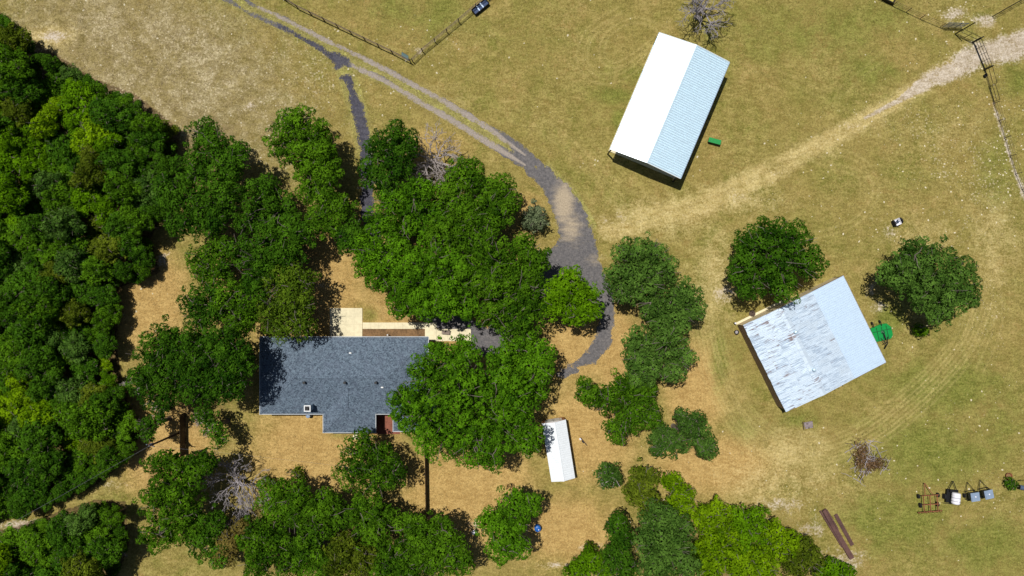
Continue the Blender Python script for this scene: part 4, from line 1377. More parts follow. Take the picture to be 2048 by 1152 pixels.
_wm = in_poly(_gu.ravel().astype(float), _gv.ravel().astype(float), WOODS).reshape(_gu.shape)


def inw(px, py):
    return bool(_wm[int((py + 100) / 4), int((px + 300) / 4)])



pts = []
tries = 0
while tries < 40000 and len(pts) < 285:
    tries += 1
    px, py = rngw.uniform(-75, 365), rngw.uniform(-10, 1195)
    if not inw(px, py):
        continue
    r = rngw.uniform(28, 44)
    if any(not inw(px + math.cos(a) * r * .8, py + math.sin(a) * r * .8) for a in (0, .8, 1.6, 2.4, 3.1, 3.9, 4.7, 5.5)):
        r = rngw.uniform(17, 25)
        if any(not inw(px + math.cos(a) * r * .8, py + math.sin(a) * r * .8) for a in (0, 1.05, 2.1, 3.1, 4.2, 5.2)):
            continue
    if any(math.hypot(px - a, py - b) < (r + c) * .54 for a, b, c in pts):
        continue
    pts.append((px, py, r))
LIMES = [(60, 210, 40), (30, 400, 40), (190, 300, 40), (240, 350, 30), (230, 690, 30), (220, 760, 35), (70, 820, 40), (100, 235, 60), (150, 250, 40), (20, 300, 50), (60, 360, 60), (170, 400, 30), (110, 610, 50), (150, 610, 40), (110, 840, 50), (130, 880, 40), (10, 780, 40), (40, 960, 30), (0, 1150, 40), (180, 440, 30), (210, 425, 25)]
WOODLAB = {}
WNAMES = {'deep': ("dark green", "oak_tree"), 'oak': ("mid green", "oak_tree"), 'olive': ("olive green", "cedar_tree"), 'lime': ("bright lime-green", "elm_tree"), 'blue': ("blue-green", "juniper_tree"), 'bright': ("vivid green", "elm_tree"), 'grey': ("greyish", "juniper_tree")}
for (px, py, r) in pts:
    w = sum(math.exp(-((px - a) / s) ** 2 - ((py - b) / s) ** 2) for a, b, s in LIMES)
    if rngw.random() < w * .65:
        k = rngw.choice(['lime', 'lime', 'bright'])
    else:
        k = rngw.choices(['deep', 'oak', 'olive', 'blue', 'grey'], [5.5, 3.6, 1.3, .9, 0])[0]
    tm, cm = rngw.choice(protos[k])
    s = r / PXM / 3.15
    zs = s * rngw.uniform(.55, 1.3)
    q = P(px, py, 5.2 * zs)
    col, nm = WNAMES[k]
    size = "large" if r > 37 else ("small" if r < 26 else "middling")
    row = ["at the top tip", "level with barn's lower half", "level with tall edge oak", "level with small tan clearing", "level with concrete patio", "level with house roof",
           "level with storage shed", "below overhead wire"][min(7, max(0, int((py + 10) / 145)))]
    side = "outer edge" if px < 20 else ("left half" if px < 90 else ("right half" if px < 170 else "inner rim"))
    t = thing(nm, "%s %s left-wood tree %s, %s" % (size, col, row, side), "tree", (q.x, q.y, 0), rngw.uniform(0, 6.28), "trees of the dense left-hand wood")
    WOODLAB.setdefault(t["label"], []).append((py, t))
    t.scale = (s * rngw.uniform(.85, 1.2), s * rngw.uniform(.85, 1.2), zs)
    link("trunk", tm, t)
    link("crown", cm, t)


ORD = ["topmost", "second from top", "third from top", "fourth from top", "fifth from top", "sixth from top", "seventh from top"]
for lab, lst in WOODLAB.items():
    if len(lst) > 1:
        for i, (_, t) in enumerate(sorted(lst, key=lambda e: e[0])):
            t["label"] = lab + ", " + (ORD[min(i, 6)] if i < len(lst) - 1 else "lowest")


# ------------------------------------------------------------------ dead trees
def dead_tree(label, px, py, rpx, top, m, seed, n1=7, group="bare dead trees", flat=False):
    rng = random.Random(seed)
    R = rpx / PXM
    q = P(px, py, top * .5)
    t = thing("dead_tree", label, "tree", (q.x, q.y, 0), 0, group)
    mb = MB()
    rt = .1 + .02 * top
    fork = top * .25
    mb.tube([(0, 0, -.1), (0, 0, .2), (0.05, .03, fork)], [rt * 1.5, rt * 1.1, rt * .9], 8)
    mb.build("trunk", m, t)
    mb = MB()

    def grow(a, d, L, r, lev):
        b = Vector(a) + d * L
        pts = limb(mb, rng, a, b, r, max(r * .55, .014), .2, 4 if lev < 3 else 3, 6 if lev < 2 else 4)
        if lev >= 5:
            return
        nb = 4 if lev < 2 else 3
        for i in range(nb):
            s = pts[rng.randint(1, len(pts) - 1)] if i else pts[-1]
            nd_ = (d * .75 + Vector((rng.uniform(-1, 1), rng.uniform(-1, 1), rng.uniform(-.5, .7))) * .75).normalized()
            grow(s, nd_, L * rng.uniform(.48, .72), max(r * .6, .022), lev + 1)
    for i in range(n1):
        th = 6.28 * i / n1 + rng.uniform(-.4, .4)
        el = rng.uniform(.15, 1.1)
        d = Vector((math.cos(th) * math.cos(el), math.sin(th) * math.cos(el), math.sin(el)))
        grow((0.03, .02, fork - .1), d, R * rng.uniform(.42, .56), rt * .42, 1)
    mb.build("branches", m, t)
    return t


dead_tree("bare bleached tree between two oaks above the central grove", 866, 316, 80, 8, M_DEADWOOD, 31, 10)
dead_tree("leafless grey tree sprawling among the oaks below the left lawn", 462, 972, 78, 7.5, M_GREYWOOD, 32, 8)
dead_tree("dead tree with a spidery shadow at the top edge above the barn", 1411, 8, 74, 8.5, M_GREYWOOD, 33, 9)
dead_tree("grey leafless tree low in the shade at the lower left wood", 218, 1100, 34, 4, M_GREYWOOD, 34, 6)
dead_tree("bleached bare branches poking from the wood at the top left edge", 4, 122, 40, 7.5, M_DEADWOOD, 35, 6)
dead_tree("pale forked snag beside the broad dark oak nearest the wood", 312, 822, 34, 7, M_DEADWOOD, 36, 4)
dead_tree("pale bare boughs beside the short left privacy fence", 402, 850, 26, 6, M_DEADWOOD, 37, 4)
dead_tree("pale bare twigs at the left tip of the broad dark oak", 262, 768, 30, 7, M_DEADWOOD, 38, 4)
dead_tree("small bare snag above the mass of oaks below the lawn", 535, 1000, 34, 4.5, M_GREYWOOD, 39, 5)


# ------------------------------------------------------------------ fences
def fence_run(name, label, pts, h, post_m, rail_m, spacing, rails, pr=.06, rr=.03, group=None, cat="fence"):
    W = [P(*p) for p in pts]
    t = thing(name, label, cat, (W[0].x, W[0].y, 0), 0, group)
    posts = []
    for a, b in zip(W[:-1], W[1:]):
        n = max(1, round((b - a).length / spacing))
        for i in range(n):
            posts.append(a.lerp(b, i / n))
    posts.append(W[-1])
    for p in posts:
        d = p - W[0]
        MB().tube([(d.x, d.y, -.1), (d.x + random.uniform(-.03, .03), d.y + random.uniform(-.03, .03), h + random.uniform(.02, .12))], [pr, pr * .92], 7).build("post", post_m, t)
    for z in rails:
        for a, b in zip(posts[:-1], posts[1:]):
            A, B = a - W[0], b - W[0]
            MB().tube([(A.x, A.y, z + random.uniform(-.02, .02)), (B.x, B.y, z + random.uniform(-.02, .02))], [rr, rr], 5).build("rail" if rr > .02 else "wire", rail_m, t)
    return t


fence_run("rail_fence", "brown pipe-rail fence along the drive, meeting the other at a corner", [(548, -14), (596, 17), (703, 68), (785, 107), (822, 126)], 1.35, M_DKWOOD, M_RAIL, 1.95, (.45, .8, 1.12, 1.3), .065, .024, "rail fences of the top paddock")
fence_run("rail_fence", "brown pipe-rail fence running up from the corner to the black trough", [(826, 124), (846, 104), (918, 45), (952, 16), (1000, -22)], 1.35, M_DKWOOD, M_RAIL, 2.05, (.45, .8, 1.12, 1.3), .065, .024, "rail fences of the top paddock")
fence_run("wire_fence", "thin wire fence running from the top edge to the corral gate", [(1735, -12), (1785, 11), (1840, 37), (1880, 54)], 1.2, M_DKWOOD, M_DKWOOD, 2.6, (.4, .75, 1.1), .045, .016, "wire fences at the right")
fence_run("wire_fence", "thin wire fence down the right edge over a pale stony strip", [(1986, 207), (2008, 276), (2030, 348), (2056, 410), (2080, 470)], 1.2, M_DKWOOD, M_DKWOOD, 2.6, (.4, .75, 1.1), .045, .016, "wire fences at the right")


def panel_gate(name, label, a, b, h, m, bars=5, uprights=4, mesh=False, cat="gate", group="corral panels at the right"):
    A, B = P(*a), P(*b)
    L = (B - A).length
    t = thing(name, label, cat, (A.x, A.y, 0), math.atan2(B.y - A.y, B.x - A.x), group)
    for i in range(uprights):
        x = L * i / (uprights - 1)
        MB().tube([(x, 0, .02), (x, 0, h)], [.035, .035], 6).build("upright", m, t)
    for k in range(bars):
        z = .2 + (h - .2) * k / (bars - 1)
        MB().tube([(0, 0, z), (L, 0, z)], [.03, .03], 6).build("rail", m, t)
    if mesh:
        mb = MB()
        n = int(L / .18)
        for i in range(1, n):
            mb.tube([(L * i / n, .03, .15), (L * i / n, .03, h)], [.012, .012], 4)
        for k in range(1, 9):
            mb.tube([(0, .045, .15 + (h - .15) * k / 9), (L, .045, .15 + (h - .15) * k / 9)], [.012, .012], 4)
        mb.build("wire_mesh", m, t)
    return t


panel_gate("mesh_gate", "grey mesh panel at the corral's left end on pale bare ground", (1883, 55), (1922, 56), 1.6, M_BLUEGREY, 3, 4, True)
panel_gate("corral_panel", "black pipe panel between the tall pole and the gate post", (1911, 68), (1944, 84), 1.7, M_BLACK, 3, 3)
panel_gate("mesh_gate", "long mesh gate across the pale dirt track", (1946, 86), (1967, 138), 1.6, M_BLACK, 4, 5, False)
panel_gate("corral_panel", "black pipe panel just below the long track gate", (1968, 141), (1977, 173), 1.6, M_BLACK, 3, 2)
panel_gate("corral_panel", "lowest short pipe panel where the wire fence begins", (1977, 175), (1986, 204), 1.3, M_BLACK, 3, 2)
panel_gate("corral_panel", "pipe panel fence in the top right corner", (1984, 33), (2056, -8), 1.4, M_BLACK, 3, 5)
for (px, py, h, lab) in ((1910, 68, 3.8, "tall black pole leaning over the corral's mesh panel"), (1945, 85, 2.1, "black post at the upper end of the long track gate"), (1967, 140, 1.8, "black post at the lower end of the long track gate")):
    q = P(px, py)
    t = thing("gate_post", lab, "post", (q.x, q.y, 0), 0, "corral gate posts")
    MB().tube([(0, 0, -.1), (0, 0, h)], [.08, .07], 9).build("shaft", M_BLACK, t)
    MB().lathe((0, 0, h), [(.085, 0), (.085, .04), (.02, .07)], 9).build("cap", M_BLACK, t)
q = P(1968, 152)
t = thing("feed_bucket", "small black bucket on the ground beside the gate's lower post", "bucket", (q.x, q.y, 0))
MB().lathe((0, 0, 0), [(.16, 0), (.21, .36), (.23, .37), (.23, .4), (.19, .4), (.15, .06)], 12).build("bucket_wall", M_TYRE, t)
MB().tube([(-.2, 0, .38), (-.12, 0, .5), (.12, 0, .5), (.2, 0, .38)], [.012] * 4, 5).build("bail", M_BLACK, t)


def privacy_fence(label, a, b, h):
    A, B = P(*a), P(*b)
    L = (B - A).length
    t = thing("privacy_fence", label, "fence", (A.x, A.y, 0), math.atan2(B.y - A.y, B.x - A.x), "wooden privacy fences")
    n = int(L / .15)
    me = MB().box((0, 0, h / 2 + .02), (.14, .022, h)).mesh("picket", M_FENCE)
    for i in range(n + 1):
        o = link("picket", me, t)
        o.location = (i * L / n, random.uniform(-.004, .004), random.uniform(-.02, .02))
    np_ = max(2, int(L / 2.4))
    for i in range(np_ + 1):
        MB().box((i * L / np_, -.07, h / 2), (.1, .1, h - .05)).build("post", M_FENCE, t)
    for z in (.3, h * .55, h - .25):
        MB().box((L / 2, -.035, z), (L, .04, .09)).build("rail", M_FENCE, t)


privacy_fence("long brown wooden privacy fence running down the lawn from the pecan", (852, 870), (855, 1056), 1.5)
privacy_fence("short brown wooden privacy fence near the utility pole", (371, 826), (372, 908), 1.6)

# ------------------------------------------------------------------ utility pole and wires
pb = P(358, 866)
pole = thing("utility_pole", "dark wooden utility pole leaning out over the lower left clearing", "pole", (pb.x, pb.y, 0))
PH = 7.3
MB().tube([(0, 0, -.2), (0, 0, PH)], [.15, .11], 10).build("shaft", mat("creosote_pole", lin(70, 52, 44, .8), .85), pole)
MB().beam((-.5, .15, PH - .25), (.5, -.15, PH - .25), .09, .11).build("crossarm", M_DKWOOD, pole)
for s in (-.42, 0, .42):
    MB().lathe((s, -s * .3, PH - .2 if s else PH), [(.03, 0), (.05, .05), (.03, .1), (.05, .15), (.02, .18)], 8).build("insulator", M_LIDGREY, pole)
MB().lathe((-.22, -.06, PH - 1.2), [(.16, 0), (.18, .05), (.18, .5), (.1, .56)], 12).build("transformer", M_BLUEGREY, pole)
top = Vector((pb.x, pb.y, PH + .1))


def wire(label, a, b, sag, m, r=.015):
    a, b = Vector(a), Vector(b)
    pts = []
    for i in range(25):
        t_ = i / 24
        p = a.lerp(b, t_)
        p.z -= sag * 4 * t_ * (1 - t_)
        pts.append(p)
    o = MB().tube(pts, [r] * 25, 5).build("power_wire", m)
    return tag(o, label, "wire", "wires of the utility pole")


M_WIRE = mat("aluminium_wire", lin(110, 110, 112, .8), .6, .2, .1)
wire("overhead wire from the utility pole down across the lower left corner", top, P(-60, 1092, 8.0), .8, M_WIRE)
q = P(742, 940, 6.5)
wire("thin service wire from the utility pole running right under the oaks", top + Vector((.1, 0, -.1)), q, .4, M_WIRE, .008)


# ------------------------------------------------------------------ yard objects
def wheel(parent, c, r, w, axis='x', name="wheel"):
    o = MB().lathe(c, [(r * .6, -w / 2), (r * .92, -w / 2), (r, -w * .3), (r, w * .3), (r * .92, w / 2), (r * .6, w / 2)], 18, axis).build(name, M_TYRE, parent, smooth=False)
    MB().lathe(c, [(r * .58, -w * .42), (r * .5, -w * .44), (r * .15, -w * .3), (r * .15, w * .3), (r * .5, w * .44), (r * .58, w * .42)], 14, axis).build("rim", M_RUST, o)
    return o


# black trough by the rail fence
a, b = P(944.5, 28), P(975, 3)
q = P(961, 16)
tr = thing("water_trough", "long black trough with blue water panels beside the rail fence", "trough", (q.x, q.y, 0), math.atan2(b.y - a.y, b.x - a.x))
L, W_ = 2.35, .85
mb = MB()
for s in (-1, 1):
    mb.beam((-L / 2, s * W_ / 2, .3), (L / 2, s * W_ / 2, .3), .07, .6)
    mb.beam((s * L / 2, -W_ / 2 + .036, .3), (s * L / 2, W_ / 2 - .036, .3), .07, .6)
mb.box((0, 0, .06), (L - .1, W_ - .1, .08))
mb.build("basin", M_TYRE, tr)
MB().box((0, 0, .34), (L - .09, W_ - .09, .02)).build("water", M_WATER, tr)
for x in (-.4, .25):
    MB().box((x, 0, .5), (.16, W_ - .12, .04)).build("divider", M_LIDGREY, tr)
for s in (-1, 1):
    MB().box((s * .8, 0, .02), (.12, W_ + .1, .06)).build("foot", M_BLACK, tr)
# pale sheet at the fence corner
q = P(810, 117)
t = thing("metal_sheet", "pale teal sheet leaning on the rail fence corner", "sheet", (q.x, q.y, 0), math.radians(-30))
mb = MB().quad((-.55, 0, .05), (.55, 0, .05), (.5, .35, .95), (-.5, .35, .95)).quad((.55, -.03, .05), (-.55, -.03, .05), (-.5, .32, .96), (.5, .32, .96))
mb.build("sheet_panel", M_TEAL, t)
MB().beam((-.5, .33, .96), (.5, .33, .96), .04, .04).build("stiffener", M_BLACK, t)
# yellow-black crate at the top edge
q = P(1776, -2)
t = thing("feed_crate", "black-framed yellow box at the top edge by the wire fence", "crate", (q.x, q.y, 0), math.radians(-27))
mb = MB()
for s in (-1, 1):
    mb.box((s * .75, 0, .3), (.1, 1.1, .6)); mb.box((0, s * .5, .3), (1.4, .1, .598))
mb.build("frame", M_BLACK, t)
MB().box((.1, .05, .2), (1.1, .85, .3)).build("filling", mat("yellow_feed", lin(210, 196, 90, .85), .8), t)

# green feed bin by the barn
q = P(1426.5, 284.5)
t = thing("feed_bin", "small green lidded metal bin on legs right of the barn", "bin", (q.x, q.y, 0), math.radians(-15))
MB().box((0, 0, .42), (1.55, .5, .5)).build("body", M_DKGREEN, t)  # shade on the bin's sides is put into this darker green
lid = MB().box((0, .02, .70), (1.66, .62, .05)).build("lid", M_GREEN, t)
for i in range(5):
    MB().box((-.62 + i * .31, .02, .735), (.04, .58, .02)).build("lid_rib", M_GREEN, lid)
for sx in (-.68, .68):
    for sy in (-.2, .2):
        MB().box((sx, sy, .09), (.07, .07, .18)).build("leg", M_BLACK, t)
MB().box((0, -.265, .55), (.3, .03, .06)).build("latch", M_BLACK, t)

# green rotary cutter beside the lean-to
q = P(1761, 666)
rc = thing("rotary_cutter", "green rotary mower deck with black hitch against the lean-to", "mower", (q.x, q.y, 0), math.radians(13))
dz = .42
out = [(-1.35, -.95), (1.0, -.95), (1.35, -.55), (1.35, .55), (.85, 1.15), (.15, 1.2), (-1.35, .95)]
mb = MB()
n = len(out)
mb.v += [(x, y, dz) for x, y in out] + [(x, y, dz - .28) for x, y in out]
mb.f.append(tuple(range(n)))
for i in range(n):
    j = (i + 1) % n
    mb.f.append((i, n + i, n + j, j))
deck = mb.build("deck", M_GREEN, rc)
for x in (-.62, .05, .7):
    MB().box((x, 0, dz + .03), (.07, 1.75, .05)).build("deck_rib", M_DKGREEN, deck)
MB().box((0, .35, dz + .035), (2.5, .07, .06)).build("deck_rib", M_DKGREEN, deck)
gb = MB().lathe((.1, .1, dz), [(.24, 0), (.24, .1), (.15, .14), (.15, .32), (.07, .36)], 12).build("gearbox", M_DKGREEN, rc)
MB().tube([(.1, .1, dz + .24), (.15, -.7, dz + .3), (.18, -1.3, dz + .1)], [.06, .06, .05], 8).build("drive_shaft", M_BLACK, rc)
mb = MB()
mb.beam((-.35, -.6, dz + .1), (.12, -1.6, dz + .25), .08, .08)
mb.beam((.55, -.6, dz + .1), (.2, -1.6, dz + .25), .08, .08)
mb.beam((.12, -1.58, dz + .24), (-.1, -2.1, dz - .1), .1, .08)
mb.beam((-.2, -1.45, dz), (.45, -1.3, dz), .07, .07)
mb.build("hitch_frame", M_BLACK, rc)
for x in (-.95, .1):
    MB().beam((x, 1.0, dz + .1), (x, 1.55, dz + .05), .09, .08).build("wheel_arm", M_BLACK, rc)
    wheel(rc, (x, 1.55, .22), .22, .14, 'x', "tail_wheel")

# two-wheeled cart
q = P(1791, 444.5)
ct = thing("yard_cart", "small two-wheeled cart with pale blue tub between black tyres", "cart", (q.x, q.y, 0), math.radians(27 - 4))
mb = MB()
mb.box((0, 0, .4), (.72, .86, .05))
for s in (-1, 1):
    mb.box((s * .345, 0, .52), (.04, .86, .2)); mb.box((0, s * .41, .52), (.64, .04, .198))
mb.build("tub", M_TANK, ct)
MB().box((.02, .02, .47), (.36, .4, .09), .5).build("cargo", M_BLUEGREY, ct)
MB().tube([(-.2, -.18, .46), (.05, .1, .52), (.22, .3, .5)], [.05, .06, .05], 7).build("cargo_pipe", M_BLACK, ct)
for s in (-1, 1):
    wheel(ct, (s * .5, 0, .42), .42, .2, 'x')
MB().tube([(-.5, 0, .42), (.5, 0, .42)], [.03, .03], 6).build("axle", M_BLACK, ct)
MB().beam((0, -.4, .38), (0, -.75, .1), .05, .05).build("drawbar", M_BLACK, ct)

# weathered pallet
q = P(1615, 850)
pl = thing("wood_pallet", "greyed wooden platform lying in the grass below the tin shed", "pallet", (q.x, q.y, 0), math.radians(10))
M_PAL = mat("greyed_boards", lin(150, 136, 138, .85), .9, 0, .2, orand=.15)
for i in range(6):
    MB().box((.1, -.38 + i * .15, .12), (1.0 if i < 2 else 1.15, .13, .03)).build("board", M_PAL, pl)
for x in (-.35, .15, .6):
    MB().box((x, 0, .055), (.09, .9, .1)).build("bearer", M_DKWOOD, pl)
MB().box((-.62, 0, .12), (.08, 1.05, .16)).build("end_beam", M_DKWOOD, pl)
for c in ((-.1, .2), (.05, -.38)):
    MB().lathe((c[0], c[1], .13), [(.07, 0), (.07, .1), (.02, .11)], 8).build("peg", M_BLACK, pl)

# brush pile
q = P(1733, 917)
br = thing("brush_pile", "heap of cut branches and brown dead leaves on the grass", "brush pile", (q.x, q.y, 0))
rng = random.Random(77)
for i in range(70):
    px, py = rng.gauss(1731, 16), rng.gauss(918, 17)
    th = rng.choice([rng.gauss(1.2, .5), rng.gauss(-.5, .4), rng.uniform(0, 3.14)])
    Lb = rng.uniform(.8, 2.2)
    c = P(px, py) - q
    z = rng.uniform(.08, .6) * max(.2, 1 - c.length / 3)
    mb = MB()
    limb(mb, rng, (c.x - math.cos(th) * Lb / 2, c.y - math.sin(th) * Lb / 2, z), (c.x + math.cos(th) * Lb / 2, c.y + math.sin(th) * Lb / 2, z + rng.uniform(-.05, .3)), rng.uniform(.03, .07), .015, .12, 4, 5)
    mb.build("branch", rng.choice([M_GREYWOOD, M_DEADWOOD, M_DKWOOD]), br)
for (pa, pb_) in (((1735, 905), (1741, 880)), ((1722, 935), (1715, 962)), ((1748, 932), (1780, 939)), ((1728, 940), (1720, 965)), ((1715, 900), (1748, 878)), ((1712, 915), (1709, 945)), ((1738, 900), (1732, 885))):
    A, B = P(*pa) - q, P(*pb_) - q
    mb = MB()
    limb(mb, rng, (A.x, A.y, .25), (B.x, B.y, .08), .07, .03, .14, 5, 6)
    mb.build("branch", M_DEADWOOD, br)
n = 2600
px = np.where(RNG.random(n) < .5, RNG.normal(1720, 8, n), RNG.normal(1744, 11, n))
py = np.where(px < 1732, RNG.normal(912, 15, n), RNG.normal(926, 6, n))
pos = np.stack([(px - 1024) / PXM - q.x, (576 - py) / PXM - q.y, RNG.uniform(.05, .75, n)], -1)
d1, d2 = RNG.normal(size=(n, 3)) * .1, RNG.normal(size=(n, 3)) * .1
co = np.stack([pos, pos + d1, pos + d2], 1).reshape(-1, 3)
co[:, 2] = np.maximum(co[:, 2], .02)
o = link("dead_leaves", fast_mesh("dead_leaves", co, np.arange(3 * n).reshape(-1, 3), LEAF['brown'], {"tint": ('FLOAT', np.repeat(RNG.random(n), 3))}), br)
o["kind"] = "stuff"


# rusty beams
def beam_thing(label, a, b, w, h, z):
    A, B = P(*a), P(*b)
    d = (B - A)
    t = thing("steel_beam", label, "beam", (A.x, A.y, z), math.atan2(d.y, d.x), "rusty beams by the lower thicket")
    L = d.length
    MB().box((L / 2, 0, h * .5), (L, w * .14, h * .82)).build("web", M_BEAM, t)
    for zz in (h * .04, h * .96):
        MB().box((L / 2, 0, zz), (L, w, h * .08)).build("flange", M_BEAM, t)


beam_thing("long rusty steel beam with flat top, longest of the stack by the thicket", (1646, 1018), (1701, 1115), .62, .3, .16)
beam_thing("narrow rusty beam along the left side of the longest beam", (1639, 1021), (1683, 1093), .22, .26, .02)
beam_thing("rusty beam half sunk in grass right of the longest beam", (1670, 1028), (1704, 1090), .5, .2, -.05)
beam_thing("short rusty beam lying on top of the longest beam's upper end", (1650, 1018), (1672, 1056), .2, .14, .47)
beam_thing("thin rusty rail beyond the lower end of the longest beam", (1696, 1095), (1706, 1112), .1, .1, .02)

# rusty cultivator
q = P(1855, 1001)
cu = thing("cultivator", "rusty red cultivator frame, leftmost of the implement row", "implement", (q.x, q.y, 0), math.radians(4))
for x in (-.95, -.1, .85):
    MB().beam((x, -1.25, .75), (x, .9, .75), .08, .1).build("frame_rail", M_RUST, cu)
for y in (-1.25, -.3, .9):
    MB().beam((-1.15, y, .68), (1.1, y, .68), .09, .1).build("crossbar", M_RUST, cu)
mb = MB()
mb.beam((-.7, .9, .72), (-.55, 2.5, .5), .08, .08).beam((.4, .9, .72), (-.5, 2.5, .5), .08, .08)
mb.build("drawbar", M_RUST, cu)
for x in (-1.35, 1.25):
    wheel(cu, (x, .75, .3), .3, .22, 'x')
for x in (-1.2, 1.1):
    wheel(cu, (x, -.45, .32), .32, .2, 'x')
for i in range(7):
    x = -1.5 + i * .48
    MB().tube([(x, -1.25, .7), (x, -1.55, .45), (x, -1.4, .05)], [.035, .035, .03], 5).build("tine", M_RUST, cu)
MB().beam((-1.7, -1.28, .62), (1.5, -1.22, .62), .07, .07).build("tool_bar", M_RUST, cu)

# sprayer with white tank
q = P(1899, 990)
spr = thing("tank_sprayer", "trailer sprayer with ribbed white plastic tank in the implement row", "sprayer", (q.x, q.y, 0), math.radians(-6))
MB().box((0, 0, .5), (1.5, 1.8, .1)).build("chassis", M_BLACK, spr)
mb = MB()
prof = []
for i in range(25):
    y = -.75 + 1.5 * i / 24
    e = max(0.0, 1 - (abs(y) / .8) ** 8) ** .3
    prof.append((.52 * e * (1 - .05 * (math.cos(i * math.pi * 2 / 6) > .8)) + .02, y))
tk = mb.lathe((.15, -.1, 1.08), prof, 20, 'y').build("tank", M_TANK, spr, smooth=True)
for y in (-.42, .02):
    MB().lathe((.15, y, 1.08), [(.535, -.025), (.545, -.02), (.545, .02), (.535, .025)], 20, 'y').build("strap", M_BLACK, tk)
MB().lathe((.15, -.3, 1.58), [(.16, 0), (.16, .07), (.05, .09)], 12).build("filler_cap", M_TANK, tk)
for s in (-1, 1):
    wheel(spr, (s * .9, -.15, .36), .36, .22, 'x')
mb = MB().beam((-.5, .9, .5), (0, 2.0, .42), .07, .08).beam((.5, .9, .5), (0, 2.0, .42), .07, .08)
mb.build("drawbar", M_BLACK, spr)
MB().box((-.25, .75, .68), (.5, .35, .3)).build("pump", M_BLACK, spr)
MB().beam((-1.1, -1.0, .6), (1.1, -1.0, .6), .06, .06).build("spray_boom", M_BLACK, spr)


# two hopper carts
def hopper(label, px, py, rz):
    q = P(px, py)
    t = thing("hopper_cart", label, "cart", (q.x, q.y, 0), rz, "blue-grey hopper carts in the implement row")
    mb = MB()
    s0, s1, z0, z1 = .34, .52, .45, 1.3
    b0 = [(-s0, -s0), (s0, -s0), (s0, s0), (-s0, s0)]
    b1 = [(-s1, -s1), (s1, -s1), (s1, s1), (-s1, s1)]
    for i in range(4):
        j = (i + 1) % 4
        mb.quad((*b0[i], z0), (*b0[j], z0), (*b1[j], z1), (*b1[i], z1))
    mb.quad(*[(*p, z0) for p in b0[::-1]])
    mb.build("hopper", M_BLUEGREY, t)
    lid = MB().box((0, 0, z1 + .03), (1.14, 1.14, .05)).build("lid", M_LIDGREY, t)
    MB().box((0, 0, z1 + .075), (.9, .9, .04)).build("lid_panel", M_LIDGREY, lid)
    MB().lathe((0, .05, z1 + .09), [(.09, 0), (.09, .05), (.03, .07)], 10).build("knob", M_TANK, lid)
    mb = MB()
    for sx in (-.62, .62):
        mb.beam((sx, -.6, .4), (sx, .6, .4), .06, .07)
    mb.beam((-.65, -.55, .36), (.65, -.55, .36), .06, .07).beam((-.65, .55, .36), (.65, .55, .36), .06, .07)
    mb.build("frame", M_BLACK, t)
    for s in (-1, 1):
        wheel(t, (s * .78, 0, .3), .3, .18, 'x')
    MB().beam((-.55, .55, .38), (-.1, 1.7, .3), .05, .06).beam((.55, .55, .38), (-.1, 1.7, .3), .05, .06).build("drawbar", M_BLACK, t)
    mb = MB()
    for sx in (-.5, .5):
        mb.beam((sx, .5, .4), (sx, .62, 1.25), .04, .04)
    mb.build("brace", M_BLACK, t)


hopper("blue-grey hopper cart with pale lid beside the white tank sprayer", 1937, 988, math.radians(8))
hopper("blue-grey hopper cart with pale lid, rightmost of the implement row", 1964, 983, math.radians(12))

# scrap at the right edge
q = P(2042, 974)
t = thing("steel_drum", "grey drum lying on its side at the right edge by dark weeds", "drum", (q.x, q.y, 0), math.radians(-12))
MB().lathe((0, 0, .32), [(.29, -.55), (.31, -.54), (.31, -.2), (.325, -.18), (.31, -.16), (.31, .16), (.325, .18), (.31, .2), (.31, .54), (.29, .55)], 18, 'x').build("shell", M_BLUEGREY, t)
for s in (-1, 1):
    MB().lathe((s * .54, 0, .32), [(.3, -.02), (.325, -.01), (.325, .01), (.3, .02)], 18, 'x').build("rim", M_BLACK, t)
q = P(2015, 951)
t = thing("rusty_basin", "round dark rusty basin above the weeds at the right edge", "basin", (q.x, q.y, 0))
MB().lathe((0, 0, 0), [(.3, 0), (.42, .28), (.45, .29), (.45, .32), (.38, .3), (.27, .06)], 16).build("bowl", M_RUST, t)
MB().lathe((0, 0, .18), [(.3, 0), (.3, .01)], 16).build("contents", M_SOIL, t)
q = P(2034, 962)
t = thing("steel_stake", "thin dark stake leaning above the grey drum at the right edge", "stake", (q.x, q.y, 0))
MB().tube([(0, 0, -.05), (.12, .5, 1.3)], [.04, .035], 6).build("shaft", M_BLACK, t)
MB().lathe((.12, .5, 1.28), [(.045, 0), (.045, .06), (.01, .08)], 8).build("cap", M_BLACK, t)

# barrel, pots and vent by the shed corner
q = P(1471.5, 664)
t = thing("barrel", "dark open barrel at the tin shed's left corner", "barrel", (q.x, q.y, 0))
MB().lathe((0, 0, 0), [(.24, 0), (.27, .2), (.26, .42), (.29, .43), (.29, .5), (.24, .5), (.22, .3)], 16).build("shell", M_TYRE, t)
MB().lathe((0, 0, .3), [(.21, 0), (.21, .02)], 16).build("contents", M_GREYWOOD, t)
q = P(1467.5, 646)
t = thing("stub_pipe", "short dark capped pipe above the barrel by the tin shed", "pipe", (q.x, q.y, 0))
MB().tube([(0, 0, -.05), (0, 0, .7)], [.09, .09], 9).build("shaft", M_BLACK, t)
MB().lathe((0, 0, .7), [(.12, 0), (.12, .05), (.03, .09)], 9).build("cap", M_TANK, t)
q = P(1504, 627)
t = thing("old_tyre", "old tyre half grown over by the tin shed's sunlit wall", "tyre", (q.x, q.y, 0))
MB().lathe((0, 0, .1), [(.24, -.08), (.36, -.09), (.42, -.05), (.42, .05), (.36, .09), (.24, .08)], 20).build("casing", M_DKWOOD, t)
MB().lathe((0, 0, .1), [(.23, 0), (.23, .06)], 16).build("soil_fill", M_SOIL, t)

